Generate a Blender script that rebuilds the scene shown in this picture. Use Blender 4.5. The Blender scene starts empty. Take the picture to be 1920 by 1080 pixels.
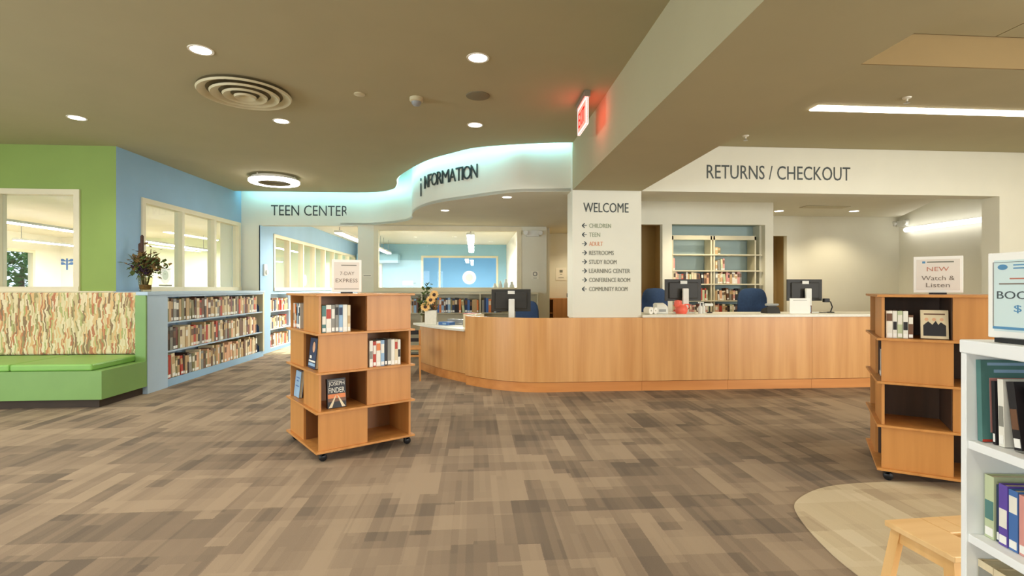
import bpy, bmesh, math, random
from mathutils import Matrix, Vector

# ------------------------------------------------------------------ camera, world, daylight, exposure
SC = bpy.context.scene
COL = SC.collection
YAW = math.atan(72 / 960)
cam_d = bpy.data.cameras.new('camera'); cam_d.sensor_width = 36; cam_d.lens = 18; cam_d.clip_start = .05
cam = bpy.data.objects.new('camera', cam_d); COL.objects.link(cam)
cam.location = (0, 0, 1.5); cam.rotation_euler = (math.pi / 2, 0, -YAW)
SC.camera = cam
world = bpy.data.worlds.new('world'); SC.world = world; world.use_nodes = True
world.node_tree.nodes['Background'].inputs[0].default_value = (.80, .90, 1, 1)
world.node_tree.nodes['Background'].inputs[1].default_value = 1.6
def area(name, loc, rot, sx, sy, power, col):
    l = bpy.data.lights.new(name, 'AREA'); l.shape = 'RECTANGLE'; l.size = sx; l.size_y = sy
    l.energy = power; l.color = col
    o = bpy.data.objects.new(name, l); COL.objects.link(o); o.location = loc; o.rotation_euler = rot
    return o
# daylight through the tall windows behind and left of the camera
area('window_daylight', (-5.2, -6.1, 1.9), (math.radians(90), 0, 0), 4.6, 2.4, 225, (.97, .99, 1))
area('window_daylight.001', (5.5, -6.1, 1.9), (math.radians(90), 0, 0), 4.6, 2.4, 225, (.97, .99, 1))
area('added_daylight', (10.45, -2.6, 1.9), (math.radians(90), 0, math.radians(90)), 4.2, 2.4, 800, (.97, .99, 1))  # added: no known window here, brightens surfaces facing right
area('window_daylight.003', (-9.35, .8, 1.9), (math.radians(90), 0, math.radians(-90)), 4.2, 2.4, 430, (.80, .91, 1))
vs = SC.view_settings
vs.view_transform = 'Standard'; vs.look = 'None'; vs.gamma = 1; vs.exposure = 0.0; vs.use_curve_mapping = False
SC.display_settings.display_device = 'sRGB'
SC.cycles.use_denoising = True
SC.cycles.max_bounces = 8; SC.cycles.diffuse_bounces = 5; SC.cycles.glossy_bounces = 3
SC.cycles.transparent_max_bounces = 12; SC.cycles.sample_clamp_indirect = 4
SC.cycles.caustics_reflective = False; SC.cycles.caustics_refractive = False
R = random.Random(7)
T = Matrix.Translation
def RZ(a): return Matrix.Rotation(a, 4, 'Z')
def RX(a): return Matrix.Rotation(a, 4, 'X')
def RY(a): return Matrix.Rotation(a, 4, 'Y')

# ------------------------------------------------------------------ materials
def lin(c):
    r = []
    for v in c[:3]:
        v = v / 255
        r.append(v / 12.92 if v <= .04045 else ((v + .055) / 1.055) ** 2.4)
    return (*r, 1)
MATS = {}
def N(nt, typ, **kw):
    n = nt.nodes.new(typ)
    for k, v in kw.items(): setattr(n, k, v)
    return n
def mth(nt, op, a, b=None):
    n = N(nt, 'ShaderNodeMath', operation=op)
    for i, v in enumerate((a, b)):
        if v is None: continue
        if isinstance(v, (int, float)): n.inputs[i].default_value = v
        else: nt.links.new(v, n.inputs[i])
    return n.outputs[0]
def pm(name, col, rough=.6, var=.05, scale=9, stretch=(1, 1, 1), metal=0, bump=0, spec=.4, coat=0):
    """procedural paint / plastic / wood: noise moves the colour a little"""
    m = bpy.data.materials.new(name); m.use_nodes = True; nt = m.node_tree; b = nt.nodes['Principled BSDF']
    c = lin(col)
    tc = N(nt, 'ShaderNodeTexCoord'); mp = N(nt, 'ShaderNodeMapping'); mp.inputs['Scale'].default_value = stretch
    nt.links.new(tc.outputs['Object'], mp.inputs[0])
    no = N(nt, 'ShaderNodeTexNoise'); no.inputs['Scale'].default_value = scale; no.inputs['Detail'].default_value = 4
    nt.links.new(mp.outputs[0], no.inputs['Vector'])
    cr = N(nt, 'ShaderNodeValToRGB'); cr.color_ramp.elements[0].position = .3; cr.color_ramp.elements[1].position = .7
    cr.color_ramp.elements[0].color = (*[v * (1 - var) for v in c[:3]], 1)
    cr.color_ramp.elements[1].color = (*[min(1, v * (1 + var)) for v in c[:3]], 1)
    nt.links.new(no.outputs[0], cr.inputs[0]); nt.links.new(cr.outputs[0], b.inputs['Base Color'])
    b.inputs['Roughness'].default_value = rough; b.inputs['Metallic'].default_value = metal
    b.inputs['Specular IOR Level'].default_value = spec
    if coat: b.inputs['Coat Weight'].default_value = coat
    if bump:
        bp = N(nt, 'ShaderNodeBump'); bp.inputs['Strength'].default_value = bump; bp.inputs['Distance'].default_value = .01
        nt.links.new(no.outputs[0], bp.inputs['Height']); nt.links.new(bp.outputs[0], b.inputs['Normal'])
    MATS[name] = m
    return m
def emit(name, col, s):
    m = bpy.data.materials.new(name); m.use_nodes = True; nt = m.node_tree; nt.nodes.remove(nt.nodes['Principled BSDF'])
    e = N(nt, 'ShaderNodeEmission'); e.inputs[0].default_value = lin(col); e.inputs[1].default_value = s
    nt.links.new(e.outputs[0], nt.nodes['Material Output'].inputs[0]); MATS[name] = m; return m
def glass(name, tint=(.97, .99, 1)):
    m = bpy.data.materials.new(name); m.use_nodes = True; nt = m.node_tree; nt.nodes.remove(nt.nodes['Principled BSDF'])
    t = N(nt, 'ShaderNodeBsdfTransparent'); t.inputs[0].default_value = (*tint, 1)
    g = N(nt, 'ShaderNodeBsdfGlossy'); g.inputs['Roughness'].default_value = .02
    f = N(nt, 'ShaderNodeLayerWeight'); f.inputs[0].default_value = .5
    mx = N(nt, 'ShaderNodeMixShader'); nt.links.new(mth(nt, 'ADD', mth(nt, 'MULTIPLY', mth(nt, 'POWER', f.outputs['Facing'], 4), .35), .02), mx.inputs[0])
    nt.links.new(t.outputs[0], mx.inputs[1]); nt.links.new(g.outputs[0], mx.inputs[2])
    nt.links.new(mx.outputs[0], nt.nodes['Material Output'].inputs[0]); MATS[name] = m; return m
def cells(nt, px, py, w, l, seed):
    """random value for each cell of staggered strips w wide (px) and l long (py)"""
    ci = mth(nt, 'FLOOR', mth(nt, 'DIVIDE', px, w))
    wn = N(nt, 'ShaderNodeTexWhiteNoise', noise_dimensions='2D')
    cb = N(nt, 'ShaderNodeCombineXYZ'); nt.links.new(ci, cb.inputs[0]); cb.inputs[1].default_value = seed
    nt.links.new(cb.outputs[0], wn.inputs['Vector'])
    ri = mth(nt, 'FLOOR', mth(nt, 'ADD', mth(nt, 'DIVIDE', py, l), mth(nt, 'MULTIPLY', wn.outputs['Value'], 7.3)))
    cb2 = N(nt, 'ShaderNodeCombineXYZ'); nt.links.new(ci, cb2.inputs[0]); nt.links.new(ri, cb2.inputs[1]); cb2.inputs[2].default_value = seed
    w2 = N(nt, 'ShaderNodeTexWhiteNoise', noise_dimensions='3D'); nt.links.new(cb2.outputs[0], w2.inputs['Vector'])
    return w2.outputs['Value']
def carpet(name, dark, mid, light):
    m = bpy.data.materials.new(name); m.use_nodes = True; nt = m.node_tree; b = nt.nodes['Principled BSDF']
    tc = N(nt, 'ShaderNodeTexCoord'); sp = N(nt, 'ShaderNodeSeparateXYZ'); nt.links.new(tc.outputs['Object'], sp.inputs[0])
    # soften the cell borders with a little wobble
    nz = N(nt, 'ShaderNodeTexNoise'); nz.inputs['Scale'].default_value = 150; nt.links.new(tc.outputs['Object'], nz.inputs['Vector'])
    wob = mth(nt, 'MULTIPLY', mth(nt, 'SUBTRACT', nz.outputs[0], .5), .02)
    px = mth(nt, 'ADD', sp.outputs[0], wob); py = mth(nt, 'ADD', sp.outputs[1], wob)
    a = cells(nt, px, py, .13, .62, 1.0)
    c = cells(nt, py, px, .20, .72, 5.0)
    d = cells(nt, px, py, .045, 1.1, 9.0)
    big = N(nt, 'ShaderNodeTexNoise'); big.inputs['Scale'].default_value = .9; nt.links.new(tc.outputs['Object'], big.inputs['Vector'])
    v = mth(nt, 'ADD', mth(nt, 'MULTIPLY', a, .36), mth(nt, 'MULTIPLY', c, .28))
    v = mth(nt, 'ADD', v, mth(nt, 'MULTIPLY', d, .12))
    v = mth(nt, 'ADD', v, mth(nt, 'MULTIPLY', big.outputs[0], .24))
    pile = N(nt, 'ShaderNodeTexNoise'); pile.inputs['Scale'].default_value = 260; nt.links.new(tc.outputs['Object'], pile.inputs['Vector'])
    v = mth(nt, 'ADD', v, mth(nt, 'MULTIPLY', mth(nt, 'SUBTRACT', pile.outputs[0], .5), .22))
    cr = N(nt, 'ShaderNodeValToRGB'); e = cr.color_ramp.elements
    e[0].position = .22; e[0].color = lin(dark); e[1].position = .72; e[1].color = lin(light)
    k = e.new(.46); k.color = lin(mid)
    nt.links.new(v, cr.inputs[0]); nt.links.new(cr.outputs[0], b.inputs['Base Color'])
    b.inputs['Roughness'].default_value = .95; b.inputs['Specular IOR Level'].default_value = .1
    bp = N(nt, 'ShaderNodeBump'); bp.inputs['Strength'].default_value = .3; bp.inputs['Distance'].default_value = .004
    nt.links.new(pile.outputs[0], bp.inputs['Height']); nt.links.new(bp.outputs[0], b.inputs['Normal'])
    MATS[name] = m
def fabric(name):
    m = bpy.data.materials.new(name); m.use_nodes = True; nt = m.node_tree; b = nt.nodes['Principled BSDF']
    tc = N(nt, 'ShaderNodeTexCoord'); sp = N(nt, 'ShaderNodeSeparateXYZ'); nt.links.new(tc.outputs['Object'], sp.inputs[0])
    nz = N(nt, 'ShaderNodeTexNoise'); nz.inputs['Scale'].default_value = 7; nt.links.new(tc.outputs['Object'], nz.inputs['Vector'])
    px = mth(nt, 'ADD', sp.outputs[0], mth(nt, 'MULTIPLY', mth(nt, 'SUBTRACT', nz.outputs[0], .5), .10))
    a = cells(nt, px, sp.outputs[2], .017, .15, 3.0)
    cr = N(nt, 'ShaderNodeValToRGB'); cr.color_ramp.interpolation = 'CONSTANT'
    cols = [(226, 208, 168), (206, 186, 140), (220, 188, 138), (160, 148, 104), (230, 214, 178), (206, 146, 104), (178, 178, 118), (232, 216, 182), (146, 120, 92), (222, 182, 130), (188, 124, 92), (220, 206, 164)]
    e = cr.color_ramp.elements; e[0].color = lin(cols[0]); e[1].position = 1 / 12; e[1].color = lin(cols[1])
    for i in range(2, 12):
        k = e.new(i / 12); k.color = lin(cols[i])
    nt.links.new(a, cr.inputs[0]); nt.links.new(cr.outputs[0], b.inputs['Base Color'])
    b.inputs['Roughness'].default_value = .9; MATS[name] = m
def wood(name, c1, c2, rough=.4, axis='z', scale=14):
    st = {'z': (1, 1, .06), 'x': (.06, 1, 1), 'y': (1, .06, 1)}[axis]
    m = pm(name, c1, rough, .0, scale, st, spec=.45)
    cr = [n for n in m.node_tree.nodes if n.type == 'VALTORGB'][0]
    cr.color_ramp.elements[0].color = lin(c1); cr.color_ramp.elements[1].color = lin(c2)
    return m

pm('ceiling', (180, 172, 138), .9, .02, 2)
pm('fascia_shade', (150, 126, 84), .85, .03, 2)  # tan darkened so the ceiling step face reads as shaded
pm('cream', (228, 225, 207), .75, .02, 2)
pm('white_paint', (238, 233, 216), .6, .02, 2)
pm('green_wall', (138, 162, 84), .7, .03, 2)
pm('blue_wall', (150, 184, 210), .7, .03, 2)
pm('blue_case', (182, 204, 222), .5, .03, 3)
pm('teen_blue', (148, 192, 212), .7, .03, 2)
pm('pale_green', (222, 228, 196), .8, .02, 2)
pm('frame_cream', (226, 216, 186), .5, .03, 4)
pm('tan_wall', (196, 172, 124), .8, .03, 2)
pm('niche_blue', (158, 178, 178), .7, .04, 2)
pm('metal_shelf', (206, 198, 168), .45, .03, 5)
pm('bench_green', (126, 164, 92), .45, .04, 3)
pm('vinyl_green', (134, 184, 92), .38, .05, 3, bump=.15)
pm('toe', (70, 58, 48), .8, .05, 5)
pm('dark_gap', (60, 48, 36), .8, .05, 5)
pm('black', (28, 28, 30), .45, .1, 9)
pm('screen_back', (46, 44, 40), .5, .08, 7)
pm('grey_plastic', (150, 152, 150), .45, .05, 9)
pm('light_plastic', (222, 222, 214), .4, .03, 9)
pm('chair_blue', (44, 68, 104), .85, .12, 30)
pm('counter_white', (232, 228, 212), .35, .04, 30)
pm('case_white', (240, 242, 240), .4, .02, 4)
pm('paper', (240, 238, 230), .7, .02, 6)
pm('sign_pale', (224, 216, 204), .5, .02, 6)
pm('sign_blue_paper', (204, 222, 220), .5, .02, 6)
pm('letter', (62, 68, 66), .35, .06, 12, metal=.3)
pm('letter_soft', (120, 120, 104), .45, .06, 12)
pm('letter_orange', (226, 158, 118), .5, .05, 12)
pm('letter_green', (150, 160, 130), .5, .05, 12)
pm('ink_blue', (86, 140, 178), .6, .05, 12)
pm('ink_grey', (120, 108, 96), .6, .05, 12)
pm('ink_dark', (74, 84, 86), .6, .05, 12)
pm('ink_rose', (186, 120, 100), .6, .05, 12)
pm('diffuser', (206, 196, 160), .5, .04, 8)
pm('diffuser_dark', (140, 128, 96), .7, .05, 8)
pm('speaker', (132, 122, 96), .8, .05, 80)
pm('coral', (236, 104, 84), .4, .05, 8)
pm('leaf', (92, 110, 56), .7, .25, 20)
pm('dry_leaf', (128, 100, 56), .8, .3, 25)
pm('cattail', (72, 52, 42), .85, .15, 30)
pm('plum', (66, 44, 66), .8, .2, 25)
pm('petal', (240, 196, 124), .6, .15, 20)
pm('stem', (90, 84, 50), .8, .2, 20)
pm('cable', (34, 34, 36), .5, .1, 9)
pm('pages', (226, 214, 182), .85, .06, 60, (1, 1, 1))
pm('tree_leaf', (70, 130, 56), .8, .3, 12)
pm('chrome', (190, 190, 186), .3, .05, 9, metal=.8)
def backlit(name, col):
    m = bpy.data.materials.new(name); m.use_nodes = True; nt = m.node_tree; nt.nodes.remove(nt.nodes['Principled BSDF'])
    d = N(nt, 'ShaderNodeBsdfDiffuse'); t = N(nt, 'ShaderNodeBsdfTranslucent'); d.inputs[0].default_value = t.inputs[0].default_value = lin(col)
    mx = N(nt, 'ShaderNodeMixShader'); mx.inputs[0].default_value = .5
    nt.links.new(d.outputs[0], mx.inputs[1]); nt.links.new(t.outputs[0], mx.inputs[2]); nt.links.new(mx.outputs[0], nt.nodes['Material Output'].inputs[0]); MATS[name] = m
backlit('decal', (252, 252, 250)); backlit('decal_centre', (206, 214, 202))
wood('maple', (186, 126, 64), (204, 142, 76), .42)
wood('maple_shaded', (120, 78, 42), (138, 90, 48), .5)  # darkened maple: shade inside the rotating bookcase put into the colour
wood('shaded_inside', (72, 54, 42), (84, 64, 50), .6)  # compartment shade painted into the dividers as a dark brown
wood('desk_wood', (204, 144, 80), (226, 170, 106), .36, 'z', 9)
wood('desk_base', (204, 132, 68), (222, 152, 84), .36, 'x', 9)
wood('pine', (222, 178, 118), (236, 198, 142), .45, 'x', 12)
wood('pine_leg', (214, 166, 102), (230, 186, 124), .45, 'z', 12)
carpet('carpet', (112, 100, 88), (141, 124, 106), (164, 145, 123))
carpet('carpet_pale', (176, 158, 132), (196, 180, 150), (208, 194, 166))
carpet('carpet_teen', (150, 134, 108), (186, 170, 140), (206, 190, 160))
fabric('bench_fabric')
glass('glass'); glass('vase_glass', (.86, .84, .76))
WARM = (255, 246, 228)
emit('lamp_white', (255, 250, 240), 14)
emit('lamp_linear', (255, 243, 224), 12)
emit('lamp_ring', (255, 248, 240), 8)
emit('lamp_cove', (140, 224, 242), 15)
emit('lamp_room', (255, 252, 246), 130)
emit('lamp_tube', (255, 252, 248), 5.5)
emit('exit_red', (255, 92, 78), 4.2)
emit('exit_letter', (225, 14, 10), 1.3)
emit('exit_edge', (255, 205, 195), 2.5)
PAL = {'cream': (222, 206, 170), 'tan': (190, 158, 112), 'brown': (110, 76, 54), 'maroon': (112, 48, 44), 'red': (182, 62, 44), 'dark brown': (66, 50, 42), 'olive': (128, 122, 82), 'teal': (84, 128, 122),
       'navy': (44, 58, 88), 'grey': (140, 138, 128), 'white': (232, 228, 214), 'black': (36, 34, 36), 'light blue': (146, 178, 206), 'blue': (70, 110, 170), 'orange': (220, 128, 70), 'green': (84, 120, 76),
       'peach': (224, 172, 134), 'purple': (96, 74, 160), 'pink': (214, 150, 140), 'pale green': (190, 200, 160), 'yellow': (222, 190, 96)}
for k, c in PAL.items(): pm('book_' + k.replace(' ', '_'), c, .5, .10, 14, (1, 1, .4))

# ------------------------------------------------------------------ mesh builder
class MB:
    def __init__(s, X=None): s.v = []; s.f = []; s.m = []; s.X = X
    def add(s, vs_, fs, m=0, X=None):
        k = len(s.v); X = X if X is not None else s.X
        for p in vs_: s.v.append(tuple(X @ Vector(p)) if X is not None else tuple(p))
        for f in fs: s.f.append(tuple(k + i for i in f)); s.m.append(m)
        return s
    def box(s, x0, x1, y0, y1, z0, z1, m=0, X=None):
        return s.add([(x0, y0, z0), (x1, y0, z0), (x1, y1, z0), (x0, y1, z0), (x0, y0, z1), (x1, y0, z1), (x1, y1, z1), (x0, y1, z1)],
                     [(3, 2, 1, 0), (4, 5, 6, 7), (0, 1, 5, 4), (1, 2, 6, 5), (2, 3, 7, 6), (3, 0, 4, 7)], m, X)
    def loft(s, rings, m=0, caps=True, X=None, closed=True):
        n = len(rings[0]); vv = [p for r in rings for p in r]; fs = []
        for i in range(len(rings) - 1):
            for j in range(n if closed else n - 1):
                a = i * n + j; b = i * n + (j + 1) % n
                fs.append((a, b, b + n, a + n))
        if caps: fs += [tuple(range(n - 1, -1, -1)), tuple(range((len(rings) - 1) * n, len(rings) * n))]
        return s.add(vv, fs, m, X)
    def lathe(s, prof, seg=20, m=0, X=None, caps=True):
        rings = [[(r * math.cos(2 * math.pi * j / seg), r * math.sin(2 * math.pi * j / seg), z) for j in range(seg)] for r, z in prof]
        return s.loft(rings, m, caps, X)
    def tube(s, pts, r, seg=6, m=0, X=None):
        rings = []; pts = [Vector(p) for p in pts]; rr = r if isinstance(r, (list, tuple)) else [r] * len(pts)
        for i, p in enumerate(pts):
            d = (pts[min(i + 1, len(pts) - 1)] - pts[max(i - 1, 0)]).normalized()
            u = d.cross(Vector((0, 0, 1)) if abs(d.z) < .9 else Vector((1, 0, 0))).normalized(); w = d.cross(u)
            rings.append([p + rr[i] * (u * math.cos(2 * math.pi * j / seg) + w * math.sin(2 * math.pi * j / seg)) for j in range(seg)])
        return s.loft(rings, m, True, X)
    def prism(s, poly, z0, z1, m=0, X=None):
        n = len(poly)
        vv = [(x, y, z0) for x, y in poly] + [(x, y, z1) for x, y in poly]
        fs = [(i, (i + 1) % n, n + (i + 1) % n, n + i) for i in range(n)] + [tuple(range(n - 1, -1, -1)), tuple(range(n, 2 * n))]
        return s.add(vv, fs, m, X)
    def mesh(s, name, mats, smooth=False):
        me = bpy.data.meshes.new(name); me.from_pydata(s.v, [], s.f)
        for m in ([mats] if isinstance(mats, str) else mats): me.materials.append(MATS[m])
        me.polygons.foreach_set('material_index', s.m)
        bm = bmesh.new(); bm.from_mesh(me); bmesh.ops.recalc_face_normals(bm, faces=bm.faces)
        big = [f for f in bm.faces if len(f.verts) > 4]
        if big: bmesh.ops.triangulate(bm, faces=big)
        bm.to_mesh(me); bm.free()
        if smooth: me.polygons.foreach_set('use_smooth', [True] * len(me.polygons))
        me.update(); return me
    def build(s, name, mats, parent=None, X=None, smooth=False, bevel=0):
        return put(name, s.mesh(name, mats, smooth), parent, X, bevel, smooth)
def put(name, me, parent=None, X=None, bevel=0, smooth=False):
    o = bpy.data.objects.new(name, me); COL.objects.link(o)
    if parent: o.parent = parent
    if X is not None: o.matrix_basis = X
    if bevel:
        b = o.modifiers.new('bevel', 'BEVEL'); b.width = bevel; b.segments = 2; b.limit_method = 'ANGLE'; b.angle_limit = .7
    if smooth:
        try:
            o.data.set_sharp_from_angle(angle=.7)
        except Exception: pass
    return o
def thing(name, label, cat, X=None, group=None):
    o = bpy.data.objects.new(name, None); COL.objects.link(o); o.empty_display_size = .1
    if X is not None: o.matrix_basis = X
    return tag(o, label, cat, group)
def tag(o, label, cat, group=None):
    o['label'] = label; o['category'] = cat
    if group: o['group'] = group
    return o
def struct(o, label=None):
    o['kind'] = 'structure'
    if label: o['label'] = label
    return o
def frame(x0, y0, x1, y1, z=0): return T((x0, y0, z)) @ RZ(math.atan2(y1 - y0, x1 - x0))
def holes_boxes(mb, L, z0, z1, th, holes, m=0):
    xs = sorted({0, L, *[h[0] for h in holes], *[h[1] for h in holes]}); zs = sorted({z0, z1, *[h[2] for h in holes], *[h[3] for h in holes]})
    xs = [x for x in xs if 0 <= x <= L]; zs = [z for z in zs if z0 <= z <= z1]
    for a, b in zip(xs, xs[1:]):
        run = None
        for c, d in zip(zs, zs[1:]):
            cx, cz = (a + b) / 2, (c + d) / 2
            if any(h[0] < cx < h[1] and h[2] < cz < h[3] for h in holes):
                if run: mb.box(a, b, 0, th, run[0], run[1], m); run = None
            else: run = (run[0], d) if run else (c, d)
        if run: mb.box(a, b, 0, th, run[0], run[1], m)
def wall(name, x0, y0, x1, y1, z0, z1, th, mat, holes=(), label=None):
    mb = MB(); L = math.hypot(x1 - x0, y1 - y0); holes_boxes(mb, L, z0, z1, th, holes)
    return struct(mb.build(name, mat, None, frame(x0, y0, x1, y1)), label)
def smooth_curve(P, n=8):
    out = []
    for i in range(len(P) - 1):
        p0, p1, p2, p3 = P[max(i - 1, 0)], P[i], P[i + 1], P[min(i + 2, len(P) - 1)]
        for k in range(n):
            t = k / n
            out.append(tuple(.5 * (2 * b + (c - a) * t + (2 * a - 5 * b + 4 * c - d) * t * t + (3 * b - a - 3 * c + d) * t ** 3) for a, b, c, d in zip(p0, p1, p2, p3)))
    return out + [tuple(P[-1])]
def offset(P, d):
    out = []
    for i, p in enumerate(P):
        a, b = P[max(i - 1, 0)], P[min(i + 1, len(P) - 1)]
        tx, ty = b[0] - a[0], b[1] - a[1]; l = math.hypot(tx, ty)
        out.append((p[0] - ty / l * d, p[1] + tx / l * d))
    return out
def text(body, w=None, h=.1, ext=.004, fit=True):
    """flat lettering: a mesh in the local xz plane facing -y, lower left at the origin"""
    cu = bpy.data.curves.new('t', 'FONT'); cu.body = body; cu.size = 1; cu.extrude = 0; cu.resolution_u = 3
    o = bpy.data.objects.new('t', cu); COL.objects.link(o)
    dg = bpy.context.evaluated_depsgraph_get(); me = bpy.data.meshes.new_from_object(o.evaluated_get(dg))
    bpy.data.objects.remove(o); bpy.data.curves.remove(cu)
    bm = bmesh.new(); bm.from_mesh(me)
    xs = [v.co.x for v in bm.verts]; ys = [v.co.y for v in bm.verts]
    sx0, sy0 = min(xs), min(ys); kh = h / (max(ys) - sy0); kw = w / (max(xs) - sx0) if w else kh * .82
    if ext:
        r = bmesh.ops.extrude_face_region(bm, geom=list(bm.faces))
        for g in r['geom']:
            if isinstance(g, bmesh.types.BMVert): g.co.z += 1
    for v in bm.verts: v.co = Vector(((v.co.x - sx0) * kw, -v.co.z * ext, (v.co.y - sy0) * kh))
    bmesh.ops.recalc_face_normals(bm, faces=bm.faces)
    bm.to_mesh(me); bm.free(); me.materials.clear(); return me
def letters(name, body, mat, X, w, h, parent=None, ext=.004):
    me = text(body, w, h, ext); me.materials.append(MATS[mat]); return put(name, me, parent, X)
def copy_tree(o, X, parent=None):
    c = o.copy(); COL.objects.link(c); c.parent = parent
    if X is not None: c.matrix_basis = X
    for ch in o.children: copy_tree(ch, None, c)
    return c

# ------------------------------------------------------------------ room shell
ZC, ZS = 3.6, 2.92            # ceiling, underside of the beam / soffit
LIP = [(1.43, 7.30), (.87, 7.40), (.09, 7.65), (-.31, 7.99), (-.77, 8.52), (-1.23, 9.37), (-1.47, 10.02), (-1.55, 10.53), (-1.73, 11.06), (-2.21, 11.42), (-3.4, 11.5), (-5.16, 11.5)]
DRUM = [(1.43, 7.46), (.97, 7.52), (.56, 7.62), (-.12, 8.17), (-.67, 8.70), (-1.01, 9.37), (-1.18, 9.99), (-1.26, 10.61), (-1.58, 11.2), (-2.25, 11.72), (-3.0, 11.8)]
lip = smooth_curve(LIP, 7); drum = smooth_curve(DRUM, 7)
fl = MB().box(-9.5, 10.6, -6.2, 11.8, -.1, 0).box(2.0, 10.6, 11.8, 13.4, -.1, 0).box(1.35, 2.0, 11.8, 13.4, -.1, 0)
struct(fl.build('floor', 'carpet'), 'brown patterned carpet floor of the lobby')
# inset of pale carpet with a rounded corner
pc = smooth_curve([(2.0, 1.2), (1.99, 2.2), (1.997, 2.558), (2.011, 2.743), (2.06, 2.994), (2.124, 3.207), (2.198, 3.365), (2.324, 3.491), (2.534, 3.621), (2.754, 3.694), (3.077, 3.725), (3.417, 3.711), (3.9, 3.62), (4.6, 3.4)], 5)
struct(MB().prism(pc + [(4.6, 1.2)], .0005, .004).build('floor_carpet_inset', 'carpet_pale'), 'pale beige carpet area with rounded corner on the brown carpet')
# main ceiling on the near side of the cove lip
cp = [(1.43, -6.2), (1.43, 7.30)] + lip[1:] + [(-5.28, 8.0), (-9.5, 8.0), (-9.5, -6.2)]
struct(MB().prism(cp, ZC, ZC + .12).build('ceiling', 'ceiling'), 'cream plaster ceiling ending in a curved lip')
struct(MB().box(-5.6, 1.43, 7.2, 12, 4.05, 4.1).build('ceiling_cove', 'cream'))
od = offset(drum, -.12)
dm = MB().prism(drum + od[::-1], ZS + .004, 4.05)
struct(dm.build('wall_curved_soffit', 'cream', smooth=True), 'curved cream soffit wall over the information desk')
struct(MB().prism(drum + [(-3.0, 11.86), (1.69, 11.86), (1.69, 13.4), (3.0, 13.4), (3.0, 9.3), (2.5, 9.3), (2.5, 7.7), (1.43, 7.7)], ZS + .002, ZS + .05).build('ceiling_soffit', 'cream'), 'low ceiling above the information desk')
# beam and column
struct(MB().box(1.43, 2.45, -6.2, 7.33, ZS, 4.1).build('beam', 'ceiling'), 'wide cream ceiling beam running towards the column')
struct(MB().box(1.43, 2.45, 7.34, 7.74, 1.07, 4.05).box(1.45, 2.43, 7.36, 7.74, 0, 1.07).build('column', 'cream'), 'cream square column rising from the wooden desk')
# right hand ceiling
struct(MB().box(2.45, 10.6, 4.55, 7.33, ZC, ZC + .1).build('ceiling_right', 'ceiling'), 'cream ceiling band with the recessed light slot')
struct(MB().box(2.45, 10.6, 4.535, 4.549, ZC, 3.925).build('trim_1', 'fascia_shade'))
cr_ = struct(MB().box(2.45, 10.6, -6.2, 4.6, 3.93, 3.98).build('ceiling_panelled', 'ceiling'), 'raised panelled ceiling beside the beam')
pme = MB().box(.006, 1.194, .006, .594, -.035, 0).mesh('ceiling_panel', 'ceiling')
for i in range(6):
    for j in range(10): put('ceiling_panel', pme, cr_, T((2.56 + 1.2 * i, 4.525 - .6 * (j + 1), 3.93)))
struct(MB().box(2.45, 2.56, -6.2, 4.53, 3.86, 3.90).build('trim_2', 'cream'))
# header with the checkout opening
wall('wall_checkout', 2.45, 7.34, 10.6, 7.34, 0, 4.0, .28, 'cream', [(0, 5.67, -1, ZS)], 'cream wall with the wide checkout opening')
# left walls
wall('wall_left_green', -9.5, 8.0, -5.28, 8.0, 0, ZC, .16, 'green_wall', [(2.55, 3.70, 1.46, 2.93)], 'green wall with a window above the bench')
BW = frame(-5.28, 8.0, -5.15, 11.8)
wall('wall_left_blue', -5.28, 8.0, -5.15, 11.8, 0, 4.05, .16, 'blue_wall', [(.56, 3.72, 1.46, 2.92)], 'blue wall with a row of three windows')
# back wall with the teen opening and the large window
wall('wall_back', -5.6, 11.8, 1.69, 11.8, 0, 4.05, .2, 'cream', [(.85, 2.99, -1, 2.9), (3.37, 6.68, 1.43, 2.89)], 'cream back wall with the opening to the teen room')
struct(MB().box(-4.77, -4.744, 11.8, 12.38, 0, 2.9).build('trim_3', 'blue_wall'))
wall('wall_back_recess', 1.69, 13.2, 3.0, 13.2, 0, ZS, .1, 'cream')
wall('wall_recess_side', 1.69, 13.2, 1.69, 12.0, 0, ZS, .1, 'cream')
wall('wall_office_side', 2.95, 13.2, 2.95, 9.32, 0, 3.3, .1, 'tan_wall')
# office behind the checkout
wall('wall_office_shelf', 2.95, 9.2, 5.6, 9.2, 0, 3.2, .12, 'cream', [(.05, .52, -1, 2.67), (.70, 2.49, -1, 2.68)], 'cream office wall with the shelf niche')
wall('wall_office_return', 5.5, 9.32, 5.5, 10.9, 0, 3.2, .1, 'cream')
struct(MB().box(3.62, 5.48, 9.55, 9.6, 0, 2.75).box(3.62, 3.65, 9.32, 9.55, 0, 2.75).box(5.44, 5.48, 9.32, 9.55, 0, 2.75).box(3.62, 5.48, 9.32, 9.6, 2.685, 2.75).build('wall_niche', 'niche_blue'), 'blue grey niche behind the office shelves')
struct(MB().box(3.0, 3.62, 9.9, 10, 0, 3).box(3.58, 3.62, 9.32, 9.9, 0, 3).box(3.0, 3.62, 9.32, 10, 2.72, 2.8).build('wall_passage', 'tan_wall'))
wall('wall_office_back', 5.5, 10.9, 9.7, 10.9, 0, 4.0, .12, 'cream', [(.6, 1.45, -1, 2.66)], 'cream rear office wall')
struct(MB().box(5.9, 7.3, 11.7, 11.8, 0, 3).box(7.2, 7.3, 11.02, 11.7, 0, 3).box(5.9, 6.0, 11.02, 11.7, 0, 3).box(5.9, 7.3, 11.02, 11.8, 2.75, 2.85).build('wall_passage_office', 'tan_wall'))
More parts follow.
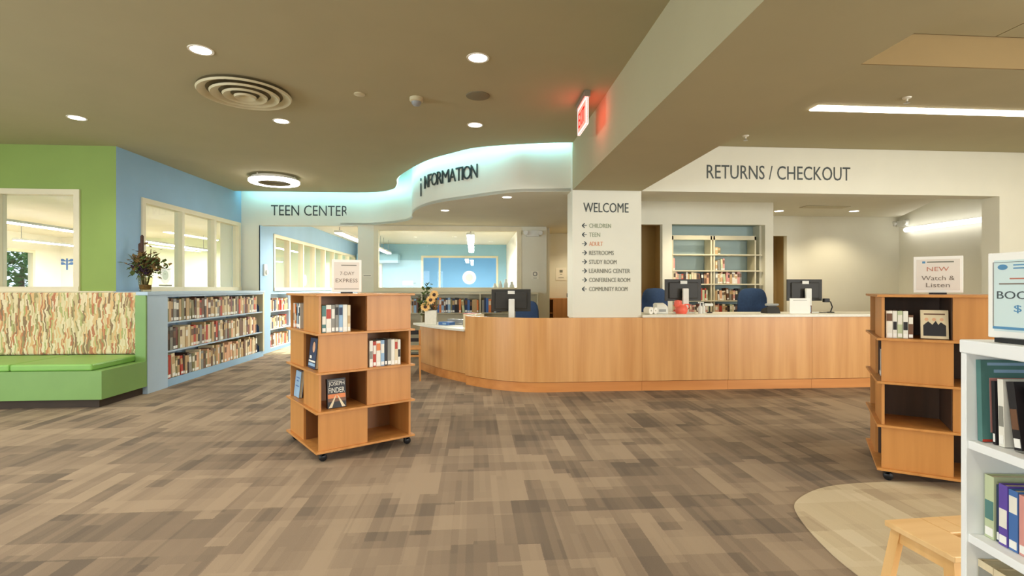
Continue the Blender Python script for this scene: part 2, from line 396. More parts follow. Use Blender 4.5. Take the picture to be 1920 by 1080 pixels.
wall('wall_office_right', 9.6, 10.9, 9.6, 7.6, 0, 4.0, .12, 'cream', label='cream office wall with the tube lamp')
struct(MB().prism([(2.5, 7.62), (7.75, 7.62), (8.25, 8.5), (9.6, 10.9), (2.5, 10.9)], 3.1, 3.16).build('ceiling_office', 'cream'), 'low office ceiling with a slanted edge')
struct(MB().box(2.5, 9.7, 7.6, 11, 3.95, 4.0).build('ceiling_office_high', 'cream'))
struct(MB().prism([(7.73, 7.62), (7.75, 7.62), (9.6, 10.87), (9.58, 10.9)], 3.16, 3.95).build('trim_4', 'cream'))
# outer walls behind and beside the camera
wall('wall_left_outer', -9.5, -6.2, -9.5, 8.0, 0, ZC, .1, 'cream', [(4.9, 9.1, .7, 3.1)])
wall('wall_right', 10.6, 7.34, 10.6, -6.2, 0, 4.0, .1, 'cream', [(7.84, 12.04, .7, 3.1)])
wall('wall_rear', 10.6, -6.2, -9.5, -6.2, 0, 4.1, .1, 'cream', [(2.8, 7.4, .7, 3.1), (13.5, 18.1, .7, 3.1)])
# rooms beyond the glass
struct(MB().box(-5.6, 1.5, 11.9, 21.5, -.1, -.001).build('floor_teen', 'carpet_teen'), 'pale floor of the teen room')
struct(MB().box(-4.75, 1.5, 12, 28, 3.3, 3.35).build('ceiling_teen', 'white_paint'), 'white ceiling of the teen room')
wall('wall_teen_left', -4.75, 12.0, -4.75, 21.3, 0, 3.3, .12, 'blue_wall', [(.58, 9.0, 1.45, 2.77), (.4, 4.2, .08, 1.36)], 'blue window wall of the teen room')
wall('wall_teen_back', -4.75, 21.3, 1.4, 21.3, 0, 3.3, .12, 'teen_blue', [(2.62, 5.75, 1.46, 2.81)], 'blue back wall of the teen room')
wall('wall_teen_right', 1.36, 21.3, 1.36, 12.0, 0, 3.3, .1, 'white_paint')
wall('wall_far_room', -6, 27.5, 4, 27.5, 0, 3.3, .1, 'teen_blue')
wall('wall_far_room_right', 1.8, 27.5, 1.8, 21.4, 0, 3.3, .1, 'teen_blue'); wall('wall_far_room_left', -4.2, 21.4, -4.2, 27.5, 0, 3.3, .1, 'teen_blue')
struct(MB().box(-14, -5.6, 8, 22, -.1, -.001).build('floor_side_room', 'carpet_teen'))
struct(MB().prism([(-14, 8.17), (-5.45, 8.17), (-5.32, 12.05), (-4.88, 12.05), (-4.88, 22), (-14, 22)], 3.1, 3.15).build('ceiling_side_room', 'white_paint'), 'white ceiling of the side room')
wall('wall_side_room_left', -13, 8, -13, 21.5, 0, 3.1, .1, 'white_paint', [(7.0, 8.2, .9, 2.6)])
wall('wall_side_room_back', -11, 17.2, -4.9, 17.2, 0, 3.1, .1, 'pale_green'); wall('wall_side_room_corner', -13, 17.2, -11, 17.2, 0, 3.1, .1, 'white_paint')

wall('wall_side_room_store', -7.5, 17.3, -7.5, 22, 0, 3.1, .1, 'white_paint'); wall('wall_side_room_end', -7.5, 21.6, -4.9, 21.6, 0, 3.1, .1, 'pale_green')
# ------------------------------------------------------------------ windows
def window(name, X, x0, x1, z0, z1, bars, label, fw=.06, dep=.12):
    """frame with mullions (bars) and one pane in each bay; local x along the wall, -y towards the viewer"""
    w = struct(MB().box(x0 - .02, x0 + fw, -.025, dep, z0 + fw, z1 - fw).box(x1 - fw, x1 + .02, -.025, dep, z0 + fw, z1 - fw)
               .box(x0 - .02, x1 + .02, -.025, dep, z1 - fw, z1 + .02).box(x0 - .02, x1 + .02, -.035, dep, z0 - .02, z0 + fw).build(name, 'frame_cream', None, X), label)
    ed = [x0 + fw] + list(bars) + [x1 - fw]
    for b in bars: MB().box(b - .035, b + .035, -.02, dep, z0 + fw, z1 - fw).build('mullion', 'frame_cream', w)
    for a, b in zip(ed, ed[1:]): MB().box(a, b, .05, .056, z0 + fw, z1 - fw).build('glass_pane', 'glass', w)
    return w
def ring_decal(w, x, z, r):
    seg = 28
    o = []
    for R_, y in ((r, .044), (r * .55, .044)):
        o.append([(x + R_ * math.cos(2 * math.pi * j / seg), y, z + R_ * math.sin(2 * math.pi * j / seg)) for j in range(seg)])
    b = MB().loft([o[0], o[1]], caps=False)
    d = b.build('ring_decal', 'decal', w)
    c = MB().add(o[1], [tuple(range(seg))]); c.build('decal_centre', 'decal_centre', d)
    return d
w1 = window('window_1', T((-9.5, 8, 0)), 2.55, 3.70, 1.46, 2.93, [], 'cream framed window in the green wall above the bench')
w2 = window('window_2', BW, .56, 3.72, 1.46, 2.92, [1.63, 2.70], 'cream framed three pane window in the blue wall')
ring_decal(w2, 1.22, 1.72, .15)
MB().box(1.05, 1.40, .044, .048, 1.53, 1.56).build('decal_caption', 'letter_soft', w2)
w3 = window('window_3', T((-5.6, 11.8, 0)), 3.37, 6.68, 1.43, 2.89, [], 'large cream framed window into the teen room', .08)
ring_decal(w3, 5.5, 1.74, .155)
TL = frame(-4.75, 12.0, -4.75, 21.3)
w4 = window('window_4', TL, .58, 9.0, 1.45, 2.77, [.58 + 1.05 * k for k in range(1, 8)], 'long row of narrow windows along the teen room wall')
ring_decal(w4, 3.0, 1.72, .16)
w5 = window('window_5', T((-4.75, 21.3, 0)), 2.62, 5.75, 1.46, 2.81, [3.35], 'cream framed window in the far blue wall of the teen room')
w6 = window('window_6', frame(-13, 8, -13, 21.5), 7.0, 8.2, .9, 2.6, [], 'far window onto green trees in the side room')
window('window_7', frame(10.6, -6.2, -9.5, -6.2), 2.8, 7.4, .7, 3.1, [4.3, 5.9], 'tall window behind the lobby'); window('window_8', frame(10.6, -6.2, -9.5, -6.2), 13.5, 18.1, .7, 3.1, [15, 16.6], 'second tall window behind the lobby')
window('added_window', frame(10.6, 7.34, 10.6, -6.2), 7.84, 12.04, .7, 3.1, [9.2, 10.6], 'added tall window, out of view, in the right hand lobby wall'); window('window_10', frame(-9.5, -6.2, -9.5, 8), 4.9, 9.1, .7, 3.1, [6.3, 7.7], 'tall window in the left hand lobby wall')  # right hand window is added, unseen, to go with the extra daylight
# door frame and soffit in the teen room
struct(MB().box(-4.3, -4.15, 21.16, 21.29, 0, 2.5).box(-3.95, -3.72, 21.1, 21.29, 0, 2.55).build('trim_5', 'white_paint'))
struct(MB().box(-4.6, -3.0, 20.6, 21.29, 2.5, 2.85).build('trim_6', 'teen_blue'))

# ------------------------------------------------------------------ lamps
def spot(parent, z, power, size=2.3, blend=.6, col=(1, .93, .82)):
    l = bpy.data.lights.new('downlight_light', 'SPOT'); l.energy = power; l.spot_size = size; l.spot_blend = blend; l.color = col; l.shadow_soft_size = .08
    o = bpy.data.objects.new('downlight_light', l); COL.objects.link(o); o.parent = parent; o.location = (0, 0, z); return o
def downlight(x, y, z, label, power=75, r=.085, group='round recessed ceiling lights', col=(1, .93, .82)):
    t = thing('recessed_downlight', label, 'ceiling light', T((x, y, z)), group)
    MB().lathe([(r, -.004), (r + .018, -.006), (r + .02, 0), (r, 0), (r, -.004)], 24, caps=False).build('trim_ring', 'white_paint', t, smooth=True)
    MB().lathe([(r, -.003), (r, -.001)], 24).build('lens', 'lamp_white', t)
    spot(t, -.03, power, col=col); return t
downlight(-2.40, 4.71, ZC, 'large bright round ceiling light above the air diffuser')
downlight(.04, 4.68, ZC, 'bright round ceiling light in front of the ceiling speaker disc')
downlight(-4.88, 6.70, ZC, 'round ceiling light in front of the green wall')
downlight(-2.41, 6.64, ZC, 'round ceiling light just behind the air diffuser')
downlight(.02, 6.61, ZC, 'round ceiling light between speaker disc and curved cove')
for i, (x, y) in enumerate([(-4.9, 4.7), (-7.4, 6.7), (-7.4, 4.7), (-4.9, 2.4), (-2.4, 2.4), (.03, 2.4), (-4.9, .2), (-2.4, .2), (.03, .2), (-2.4, -2.2), (.03, -2.2), (-4.9, -2.2)]):
    downlight(x, y, ZC, 'round ceiling light out of view over the near lobby floor', 75)
downlight(.52, 7.98, ZS, 'small ceiling light over the information desk near the column', 42, .07)
downlight(-.52, 9.43, ZS, 'small ceiling light under the soffit near the big window', 42, .07)
downlight(2.6, 12.3, ZS, 'added small ceiling light hidden behind the column to brighten the recess', 60, .07, col=(1, .86, .62))  # added lamp, placed out of sight, brightens the recess
downlight(6.33, 10.2, 3.1, 'office ceiling light nearer to the bookshelf niche', 75, .085, col=(1, .86, .62))
downlight(7.9, 10.1, 3.1, 'office ceiling light nearer to the tube lamp', 75, .085, col=(1, .86, .62))
for x in (4.2,): downlight(x, 8.4, 3.1, 'office ceiling light hidden behind the checkout header', 130, col=(1, .86, .62))
def linear(name, label, X, L, w=.12, h=.05, mat='lamp_linear', group=None, body='white_paint', wires=0):
    t = thing(name, label, 'ceiling light', X, group)
    MB().box(0, L, -w / 2 - .015, w / 2 + .015, .012, h).build('housing', body, t)
    MB().box(.01, L - .01, -w / 2, w / 2, 0, .012).build('diffuser', mat, t)
    if wires:
        for x in (.15, L - .15): MB().tube([(x, 0, h), (x, 0, h + wires)], .008).build('suspension_wire', 'grey_plastic', t)
    return t
lx = linear('linear_light', 'long bright recessed slot light in the ceiling beside the beam', T((3.93, 5.67, ZC - .016)), 6.0, .15, .015)
for y in (2.9, .2, -2.5): linear('linear_light', 'long slot light out of view over the near lobby', T((3.4, y, 3.85)), 6.4, .15, .04, group='slot lights over the near lobby')
# teen room pendants
for i, (x, y, L) in enumerate([(-3.2, 12.4, 2.5), (-3.2, 15.7, 2.4), (-3.2, 18.4, 1.3), (-.08, 12.7, 3.0), (-.08, 16.0, 2.8)]):
    lab = ['pendant light tube seen at the top of the teen opening', 'second pendant tube along the teen room window wall', 'farthest pendant tube along the teen room window wall', 'wide pendant tube seen near the middle of the large window', 'farther pendant tube behind the large window'][i]
    linear('pendant_light', lab, T((x, y, 2.80)) @ RZ(math.pi / 2), L, .16, .07, 'lamp_room', 'teen room pendant lights', 'light_plastic', .43)
linear('pendant_light', 'pendant tube in the farthest blue room', T((-.3, 22.6, 2.75)) @ RZ(math.pi / 2), 3, .14, .06, 'lamp_room', 'far room pendants', 'light_plastic', .49)
for x, y in ((-8.2, 9.4), (-8.2, 13.2), (-11, 9.4), (-11, 13.2)):
    linear('pendant_light', f"pendant tube in the side room, {'nearer' if x > -9 else 'farther'} row, {'front' if y < 10 else 'rear'} piece", T((x, y, 2.65)) @ RZ(math.pi / 2), 3.2, .16, .06, 'lamp_room', 'side room pendants', 'light_plastic', .39)
linear('pendant_light', 'added pendant tube brightening the store beside the teen room', T((-6.3, 17.7, 2.65)) @ RZ(math.pi / 2), 3.2, .16, .06, 'lamp_room', 'side room pendants', 'light_plastic', .39)  # lamp put in because the store would be dark without it
# cove light strip on top of the lip
cv = offset(lip, -.006); cv2 = offset(lip, -.020)
tag(MB().prism(cv[1:-1] + cv2[1:-1][::-1], ZC + .02, ZC + .11).build('cove_light', 'lamp_cove'), 'cool white light strip hidden behind the curved ceiling lip', 'ceiling light')
# ring lamp
rl = thing('ring_light', 'glowing white ring lamp under the ceiling near the blue wall', 'ceiling light', T((-3.74, 9.95, 3.47)))
MB().lathe([(.285, 0), (.43, 0), (.445, .015), (.445, .05)], 48, caps=False).build('ring', 'lamp_ring', rl, smooth=True)
MB().lathe([(.285, .001), (.28, .001), (.28, .06), (.445, .06), (.445, .051)], 40, caps=False).build('housing', 'diffuser_dark', rl)
MB().lathe([(.40, .06), (.40, .10), (.34, .10), (.34, .06)], 40, caps=False).build('canopy', 'white_paint', rl)
for a in range(3): MB().tube([(.37 * math.cos(a * 2.1), .37 * math.sin(a * 2.1), .1), (.37 * math.cos(a * 2.1), .37 * math.sin(a * 2.1), .13)], .01).build('spacer', 'white_paint', rl)
# tube lamp on the office wall
tl = thing('tube_lamp', 'long glowing wall tube lamp on the office wall', 'wall lamp', T((9.5, 10.62, 2.78)) @ RZ(-math.pi / 2))
MB().lathe([(.045, 0), (.05, .02), (.05, 2.25), (.045, 2.27)], 12, X=RY(math.pi / 2)).build('tube', 'lamp_tube', tl, smooth=True)
MB().box(.1, 2.15, .052, .098, -.03, .05).build('bracket', 'light_plastic', tl)
# ceiling fittings
hv = thing('air_diffuser', 'large round ceiling air diffuser with concentric rings', 'air vent', T((-2.43, 5.66, ZC)))
for i, (r1, r0, z) in enumerate([(.46, .37, -.045), (.34, .25, -.055), (.22, .14, -.063), (.11, .001, -.07)]):
    MB().lathe([(r1, z + .012), (r1 - .012, z - .008), (r0, z - .004 + .03), (r0 + .004, z + .04), (r1, z + .012)], 40, caps=False).build('cone_ring', 'diffuser', hv, smooth=True)
MB().lathe([(.45, -.003), (.45, -.001)], 40).build('backing', 'diffuser_dark', hv)
tag(MB().lathe([(.13, 0), (.13, -.008), (.118, -.012), (.001, -.012)], 32).build('ceiling_speaker', 'speaker', None, T((.047, 5.6, ZC)), True), 'flat grey round speaker grille in the ceiling', 'speaker')
dc = thing('dome_camera', 'small grey dome camera hanging from the ceiling', 'camera', T((-.63, 5.72, ZC)))
MB().lathe([(.075, 0), (.075, -.035), (.06, -.045), (.001, -.045)], 24).build('housing', 'diffuser', dc, smooth=True)
MB().lathe([(.055, -.045), (.052, -.065), (.035, -.085), (.001, -.094)], 20).build('dome', 'grey_plastic', dc, smooth=True)
tag(MB().lathe([(.06, 0), (.06, -.008), (.045, -.014), (.001, -.016)], 20).build('smoke_detector', 'diffuser', None, T((-1.23, 5.65, ZC)), True), 'small flat disc on the ceiling between diffuser and dome camera', 'detector')
for x, y, l in ((3.74, 6.8, 'small sprinkler on the ceiling near the checkout lettering'), (4.76, 5.3, 'small sprinkler on the ceiling in front of the slot light')):
    s = thing('sprinkler', l, 'sprinkler', T((x, y, ZC)), 'sprinklers')
    MB().lathe([(.045, 0), (.04, -.012), (.012, -.016), (.012, -.04)], 14).build('escutcheon', 'white_paint', s, smooth=True)
    MB().lathe([(.006, -.04), (.006, -.06), (.03, -.062), (.03, -.066)], 12).build('deflector', 'chrome', s)
ex = thing('exit_sign', 'glowing red exit sign hanging beside the beam', 'exit sign', T((1.205, 5.81, 3.25)) @ RZ(-math.pi / 2))
MB().box(0, .44, -.012, .012, 0, .28).build('panel', 'exit_red', ex, bevel=.004)
MB().box(0, .44, -.014, .014, 0, .014).box(0, .014, -.014, .014, .014, .266).box(.426, .44, -.014, .014, .014, .266).box(0, .44, -.014, .014, .266, .28).build('lit_edge', 'exit_edge', ex)
MB().box(-.015, .455, -.03, .03, .285, .35).build('housing', 'chrome', ex)
for i, ch in enumerate('EXIT'): letters('letter', ch, 'exit_letter', T((.055 + [0, .095, .19, .225][i], -.0125, .06)), [.07, .075, .018, .08][i], .16, ex, .003)
vg = thing('ceiling_grille', 'dark slotted air grille in the office ceiling', 'air vent', T((6.9, 9.6, 3.098)))
MB().box(-.45, .45, -.12, .12, -.004, 0).build('backing', 'diffuser_dark', vg)
for k in range(5): MB().box(-.45, .45, -.12 + .055 * k, -.10 + .055 * k, -.012, -.004).build('slat', 'diffuser', vg)
def emergency(label, X, s=1):
    e = thing('emergency_light', label, 'emergency light', X)
    MB().box(-.15 * s, .15 * s, -.08, 0, -.07, .07).build('housing', 'light_plastic', e, bevel=.01)
    for q in (-1, 1):
        MB().lathe([(.035, 0), (.055, .04), (.055, .08), (.05, .085)], 16, X=T((q * .17 * s, -.07, .02)) @ RX(math.radians(100))).build('lamp_head', 'light_plastic', e, smooth=True)
emergency('white twin headed emergency light beside the large window', T((1.36, 11.8, 2.76)))
emergency('white twin headed emergency light in the office corner', T((9.6, 10.75, 2.94)) @ RZ(-math.pi / 2), .9)

# ------------------------------------------------------------------ lettering on the walls
letters('teen_lettering', 'TEEN CENTER', 'letter', T((-4.51, 11.8, 3.12)), 1.69, .235)
tag(bpy.data.objects['teen_lettering'], 'dark wall letters reading TEEN CENTER above the opening', 'sign')
tag(letters('returns_lettering', 'RETURNS / CHECKOUT', 'letter', T((3.44, 7.34, 3.12)), 2.24, .205), 'dark wall letters reading RETURNS / CHECKOUT', 'sign')
inf = thing('information_lettering', 'dark letters reading i INFORMATION along the curved soffit', 'sign')
def drum_at(s):
    """point and tangent at arc length s from the column end of the soffit"""
    acc = 0
    for a, b in zip(drum, drum[1:]):
        l = math.hypot(b[0] - a[0], b[1] - a[1])
        if acc + l >= s:
            t = (s - acc) / l
            return (a[0] + (b[0] - a[0]) * t, a[1] + (b[1] - a[1]) * t), math.atan2(a[1] - b[1], a[0] - b[0])
        acc += l
def arc_to(pt):
    best = (9, 0); acc = 0
    for a, b in zip(drum, drum[1:]):
        d = math.hypot(a[0] - pt[0], a[1] - pt[1])
        if d < best[0]: best = (d, acc)
        acc += math.hypot(b[0] - a[0], b[1] - a[1])
    return best[1]
WID = dict(I=.03, N=.14, F=.115, O=.165, R=.13, M=.165, A=.15, T=.13)
S0, S1 = arc_to((-.86, 9.02)), arc_to((.10, 7.97))
word = 'INFORMATION'; tw = sum(WID[c] for c in word); gap = ((S0 - S1) - tw) / (len(word) - 1); s = S0
for ch in word:
    (x, y), an = drum_at(s - WID[ch] / 2)
    letters('letter', ch, 'letter', T((x, y, 3.22)) @ RZ(an) @ T((-WID[ch] / 2, -.012, 0)), WID[ch], .215, inf, .012)
    s -= WID[ch] + gap
(x, y), an = drum_at(S0 + .17)
letters('letter', 'i', 'letter', T((x, y, 3.12)) @ RZ(an) @ T((-.025, -.012, 0)), .045, .32, inf, .012)
wl = thing('welcome_directory', 'directory lettering WELCOME with arrows on the column', 'sign', T((1.43, 7.3385, 0)))
letters('heading', 'WELCOME', 'letter', T((.16, 0, 2.60)), .67, .14, wl)
rows = [('<', 'CHILDREN', 'letter_green'), ('<', 'TEEN', 'letter_green'), ('>', 'ADULT', 'letter_orange'), ('>', 'RESTROOMS', 'letter_soft'), ('>', 'STUDY ROOM', 'letter_soft'), ('>', 'LEARNING CENTER', 'letter_soft'), ('>', 'CONFERENCE ROOM', 'letter_soft'), ('<', 'COMMUNITY ROOM', 'letter_soft')]
for i, (ar, tx, mt) in enumerate(rows):
    z = 2.375 - .1315 * i; d = 1 if ar == '>' else -1
    a = MB(); cx = .175
    a.box(cx - .035, cx + .035, -.004, 0, z + .027, z + .036)
    for q in (-1, 1): a.add([(cx + d * .036, -.004, z + .0315 + q * .006), (cx + d * .036, 0, z + .0315 + q * .006), (cx + d * .004, -.004, z + .0315 + q * .036), (cx + d * .004, 0, z + .0315 + q * .036), (cx + d * .020, -.004, z + .0315), (cx + d * .020, 0, z + .0315), (cx - d * .008, -.004, z + .0315 + q * .030), (cx - d * .008, 0, z + .0315 + q * .030)],
                             [(0, 4, 6, 2), (1, 3, 7, 5), (0, 2, 3, 1), (2, 6, 7, 3), (4, 5, 7, 6), (0, 1, 5, 4)])
    a.build('arrow', 'letter', wl)
    letters('directory_line', tx, mt, T((.245, 0, z)), len(tx) * .0405, .062, wl)

# ------------------------------------------------------------------ books
def ordinal(n): return f"{n}{'th' if 10 <= n % 100 <= 20 else {1: 'st', 2: 'nd', 3: 'rd'}.get(n % 10, 'th')}"
BOOKME = {}
def book_mesh(col, band, lab):
    """unit book: x thickness, y depth (spine at y=0), z height; boards, page block, title band and shelf label"""
    key = (col, band, lab)
    if key in BOOKME: return BOOKME[key]
    b = MB()
    b.box(0, .09, 0, 1, 0, 1).box(.91, 1, 0, 1, 0, 1).box(.09, .91, 0, .05, 0, 1)
    b.box(.09, .91, .05, .96, .02, .98, 1)
    if band: b.box(.08, .92, -.006, 0, .55, .86, 2)
    if lab: b.box(.1, .9, -.008, 0, .04, .17, 3)
    me = b.mesh('book', ['book_' + col.replace(' ', '_'), 'pages', 'book_' + (band or 'white').replace(' ', '_'), 'paper'])
    BOOKME[key] = me; return me
def book_row(X, x0, x1, z, hmin, hmax, cols, where, group, rnd, tmin=.022, tmax=.05, dmin=.15, dmax=.2, setback=.02, lean=.12, gap=0, parts=False, lab=.6):
    """books standing from x0 to x1 on a shelf; local x along the shelf, spines facing -y"""
    x = x0; n = 0
    while True:
        t = rnd.uniform(tmin, tmax); h = rnd.uniform(hmin, hmax); d = rnd.uniform(dmin, dmax)
        if x + t > x1: break
        col = rnd.choice(cols); band = rnd.choice([None, None, None] + [c for c in ('cream', 'white', 'dark brown', 'tan', 'brown') if c != col]); n += 1
        me = book_mesh(col, band, rnd.random() < lab)
        ang = 0; hx = 0
        if rnd.random() < lean and n > 1: ang = -rnd.uniform(.05, .11); hx = math.sin(-ang) * h
        o = put('book', me, None, X @ T((x + hx, setback + rnd.uniform(0, .012), z + .001 + (t * math.sin(-ang) if ang else 0))) @ RY(ang) @ Matrix.Diagonal((t, d, h, 1)))
        hd = 'tall' if h > hmin + .66 * (hmax - hmin) else ('short' if h < hmin + .33 * (hmax - hmin) else 'mid-height')
        tag(o, f"{hd} {col} book, {ordinal(n)} from left {where}", 'book', group)
        x += t + hx + rnd.uniform(0, gap) + .001
    return n

# ------------------------------------------------------------------ built-in blue bookcase along the left wall
LC = frame(-4.60, 7.61, -4.60, 11.72)       # local x runs away from the camera, -y faces the room
bc = thing('built_in_bookcase', 'long low blue built-in bookcase under the blue wall windows', 'bookcase', LC)
def part(mb, name, mat, p, bevel=0): return mb.build(name, mat, p, None, False, bevel)
part(MB().prism([(0, 0), (.48, 0), (.48, .58), (.40, .58), (.40, .13), (0, .13)], 0, 1.40), 'end_pier', 'blue_case', bc)
part(MB().prism([(-.03, -.02), (4.05, -.02), (4.05, .54), (.40, .64), (.28, .64), (.28, .14), (-.03, .14)], 1.40, 1.445), 'top', 'blue_case', bc)
part(MB().box(.48, 4.05, .02, .6, 0, .115), 'plinth', 'blue_wall', bc)
part(MB().box(.48, 4.05, .36, .40, .115, 1.40), 'back_panel', 'blue_case', bc)
part(MB().box(3.98, 4.05, 0, .36, .115, 1.40), 'end_panel', 'metal_shelf', bc)
SH = [.115, .545, .985]
for z in SH[1:]: part(MB().box(.48, 3.98, .012, .35, z - .022, z), 'shelf', 'blue_case', bc)
part(MB().box(.48, 3.98, .0, .03, 1.365, 1.40), 'top_rail', 'blue_case', bc)
for x in (1.35, 2.22, 3.1): part(MB().box(x - .02, x + .02, .335, .36, .115, 1.4), 'upright', 'blue_wall', bc)
rb = random.Random(11)
OLD = ['cream', 'cream', 'tan', 'tan', 'brown', 'maroon', 'dark brown', 'olive', 'grey', 'red', 'peach', 'cream', 'cream', 'dark brown', 'olive', 'peach', 'tan', 'brown', 'grey', 'cream', 'peach']
for z, nm in zip(SH, ('bottom', 'middle', 'top')):
    book_row(LC, .49, 3.78, z, .29, .37, OLD, f'on the {nm} shelf of blue bookcase', f'books on the {nm} shelf of the blue bookcase', rb, .042, .085, .19, .25, .03, .06, .006)
def bookend(label, X):
    tag(MB().loft([[(0, 0, 0), (.003, 0, 0), (.003, .14, 0), (0, .14, 0)], [(0, .01, .12), (.003, .01, .12), (.003, .13, .12), (0, .13, .12)], [(0, .04, .17), (.003, .04, .17), (.003, .1, .17), (0, .1, .17)]])
        .box(-.08, 0, .02, .12, 0, .002).build('bookend', 'chair_blue', None, X), label, 'bookend', 'blue metal bookends')
for z, nm in zip(SH, ('bottom', 'middle', 'top')): bookend(f'blue metal bookend at the far end of the {nm} bookcase shelf', LC @ T((3.90, .045, z + .001)) @ RZ(.5))

# ------------------------------------------------------------------ green booth bench
bn = thing('booth_bench', 'green booth bench against the green wall', 'bench', T((0, 0, 0)))
part(MB().prism([(-4.62, 6.74), (-4.605, 7.605), (-4.745, 7.605), (-4.745, 7.98), (-9.3, 7.98), (-9.3, 6.74)], .11, .465), 'base', 'bench_green', bn)
part(MB().box(-4.745, -4.605, 7.575, 7.605, .465, 1.395), 'end_panel', 'bench_green', bn)
part(MB().prism([(-4.70, 6.82), (-4.66, 7.60), (-4.75, 7.60), (-4.75, 7.9), (-9.3, 7.9), (-9.3, 6.82)], 0, .11), 'toe_kick', 'toe', bn)
part(MB().box(-9.3, -4.745, 7.88, 7.94, .465, 1.395), 'back_frame', 'bench_green', bn)
for x0, x1 in ((-9.2, -7.52), (-7.51, -5.72), (-5.71, -4.75)):
    part(MB().box(x0, x1, 6.76, 7.715, .466, .55), 'seat_cushion', 'vinyl_green', bn, .02)
part(MB().box(-9.2, -4.75, 7.72, 7.88, .552, 1.435), 'back_cushion', 'bench_fabric', bn, .025)
struct(MB().box(-9.5, -5.28, 7.94, 8.0, 1.415, 1.455).build('sill', 'frame_cream'))

# ------------------------------------------------------------------ shelving beyond the desk
LB = T((-2.45, 11.44, 0))
lb = thing('low_bookcase', 'grey beige low bookcase beneath the large window', 'bookcase', LB)
part(MB().box(0, 3.9, 0, .34, 1.36, 1.40), 'top', 'metal_shelf', lb); part(MB().box(0, 3.9, .31, .335, 0, 1.36), 'back_panel', 'metal_shelf', lb)
for x in (0, 1.29, 2.58, 3.87): part(MB().box(x, x + .03, 0, .31, 0, 1.36), 'upright', 'metal_shelf', lb)
for z in (.1, .52, .95): part(MB().box(.0, 3.9, .005, .31, z - .02, z), 'shelf', 'metal_shelf', lb)
rb = random.Random(5)
MIX = ['grey', 'pale green', 'light blue', 'navy', 'navy', 'white', 'blue', 'brown', 'tan', 'orange', 'black', 'cream', 'navy', 'olive']
book_row(LB, .05, 1.28, .95, .28, .34, MIX, 'under the large window, upper shelf, first bay', 'books under the large window', rb, .035, .06)
book_row(LB, 1.33, 2.57, .95, .28, .34, MIX, 'under the large window, upper shelf, second bay', 'books under the large window', rb, .035, .06)
book_row(LB, 2.63, 3.1, .95, .28, .34, MIX, 'under the large window, upper shelf, third bay', 'books under the large window', rb, .035, .06)
book_row(LB, .05, 1.0, .52, .24, .32, OLD, 'under the large window, lower shelf', 'books under the large window', rb, .035, .06)
NB = T((3.67, 9.24, 0))
nb = thing('wall_bookcase', 'beige metal shelving in the office niche, upper shelves empty', 'bookcase', NB)
for x in (.0, .745, .80, 1.60): part(MB().box(x, x + .03, .02, .28, 0, 2.47), 'upright', 'metal_shelf', nb)
part(MB().box(0, 1.63, .02, .06, 2.40, 2.48), 'top_rail', 'metal_shelf', nb)
for z in (.66, .98, 1.27, 1.58, 1.83, 2.13): part(MB().box(.0, 1.74, .0, .29, z - .022, z), 'shelf', 'metal_shelf', nb)
rb = random.Random(8)
OFF = ['cream', 'tan', 'white', 'peach', 'grey', 'black', 'brown', 'red', 'cream', 'white', 'pale green', 'pink']
for z, nm, segs in ((1.83, 'second', ((.035, .10), (.84, 1.06))), (1.58, 'third', ((.035, .73), (.84, 1.36))), (1.27, 'fourth', ((.42, .73), (.84, 1.44))), (.98, 'fifth', ((.035, .73), (.84, 1.44)))):
    for k, (a, b) in enumerate(segs):
        book_row(NB, a, b, z, .17, .225, OFF, f"on the {nm} niche shelf, {'left' if k == 0 else 'middle'} bay", 'books on the office niche shelves', rb, .026, .05, .13, .18, .02, .15)
book_row(NB, .84, .94, 2.13, .12, .15, ['olive', 'tan'], 'on the first niche shelf', 'books on the office niche shelves', rb, .045, .05, .1, .12)
# shelves of the teen room, under its windows
TB = TL @ T((.4, 0, 0))
tb = thing('teen_bookcase', 'white shelving beneath the teen room windows', 'bookcase', TB)
part(MB().box(0, 3.8, .29, .31, .08, 1.36), 'back_panel', 'blue_case', tb)
for x in (0, 1.25, 2.5, 3.77): part(MB().box(x, x + .03, .02, .29, .08, 1.36), 'upright', 'blue_case', tb)
for z in (.10, .53, .95): part(MB().box(0, 3.8, -.005, .29, z - .02, z), 'shelf', 'case_white', tb)
rb = random.Random(21)
for z, nm in ((.10, 'bottom'), (.53, 'middle'), (.95, 'top')):
    book_row(TB, .06, 1.2, z, .24, .31, ['cream', 'white', 'peach', 'tan', 'navy', 'grey', 'brown', 'red'], f'on the {nm} teen room shelf', 'books on the teen room shelves', rb, .06, .09, .17, .22, .02, .1, .01)

# ------------------------------------------------------------------ desks
DK = [(2.45, 7.305), (1.4315, 7.303), (.86, 7.30), (.33, 7.54), (-.13, 7.99)]
DK2 = [(-.13, 7.99), (-.56, 8.52), (-.89, 9.09), (-1.08, 9.51)]
full = smooth_curve(DK[1:] + DK2[1:], 10); k = min(range(len(full)), key=lambda i: math.hypot(full[i][0] + .13, full[i][1] - 7.99))
hi, lo = full[:k + 1], full[k:]
def strip(mb, curve, d0, d1, z0, z1, m=0): return mb.prism(offset(curve, d0) + offset(curve, d1)[::-1], z0, z1, m)
idk = thing('information_desk', 'curved wooden information desk left of the column', 'desk')
part(strip(MB(), hi, 0, -.05, .145, 1.068), 'front_panel', 'desk_wood', idk)
part(strip(MB(), hi, -.012, -.06, 0, .138), 'base_board', 'desk_base', idk)
part(strip(MB(), lo, -.10, -.15, .145, .825), 'low_front_panel', 'desk_wood', idk)
part(strip(MB(), lo, -.11, -.15, 0, .138), 'low_base_board', 'desk_base', idk)
ct = offset(lo, .03)
part(MB().prism(ct + offset(lo, -.75)[::-1], .825, .862), 'low_countertop', 'counter_white', idk, .006)
part(strip(MB(), hi, -.06, -.75, .70, .74), 'worktop', 'counter_white', idk)
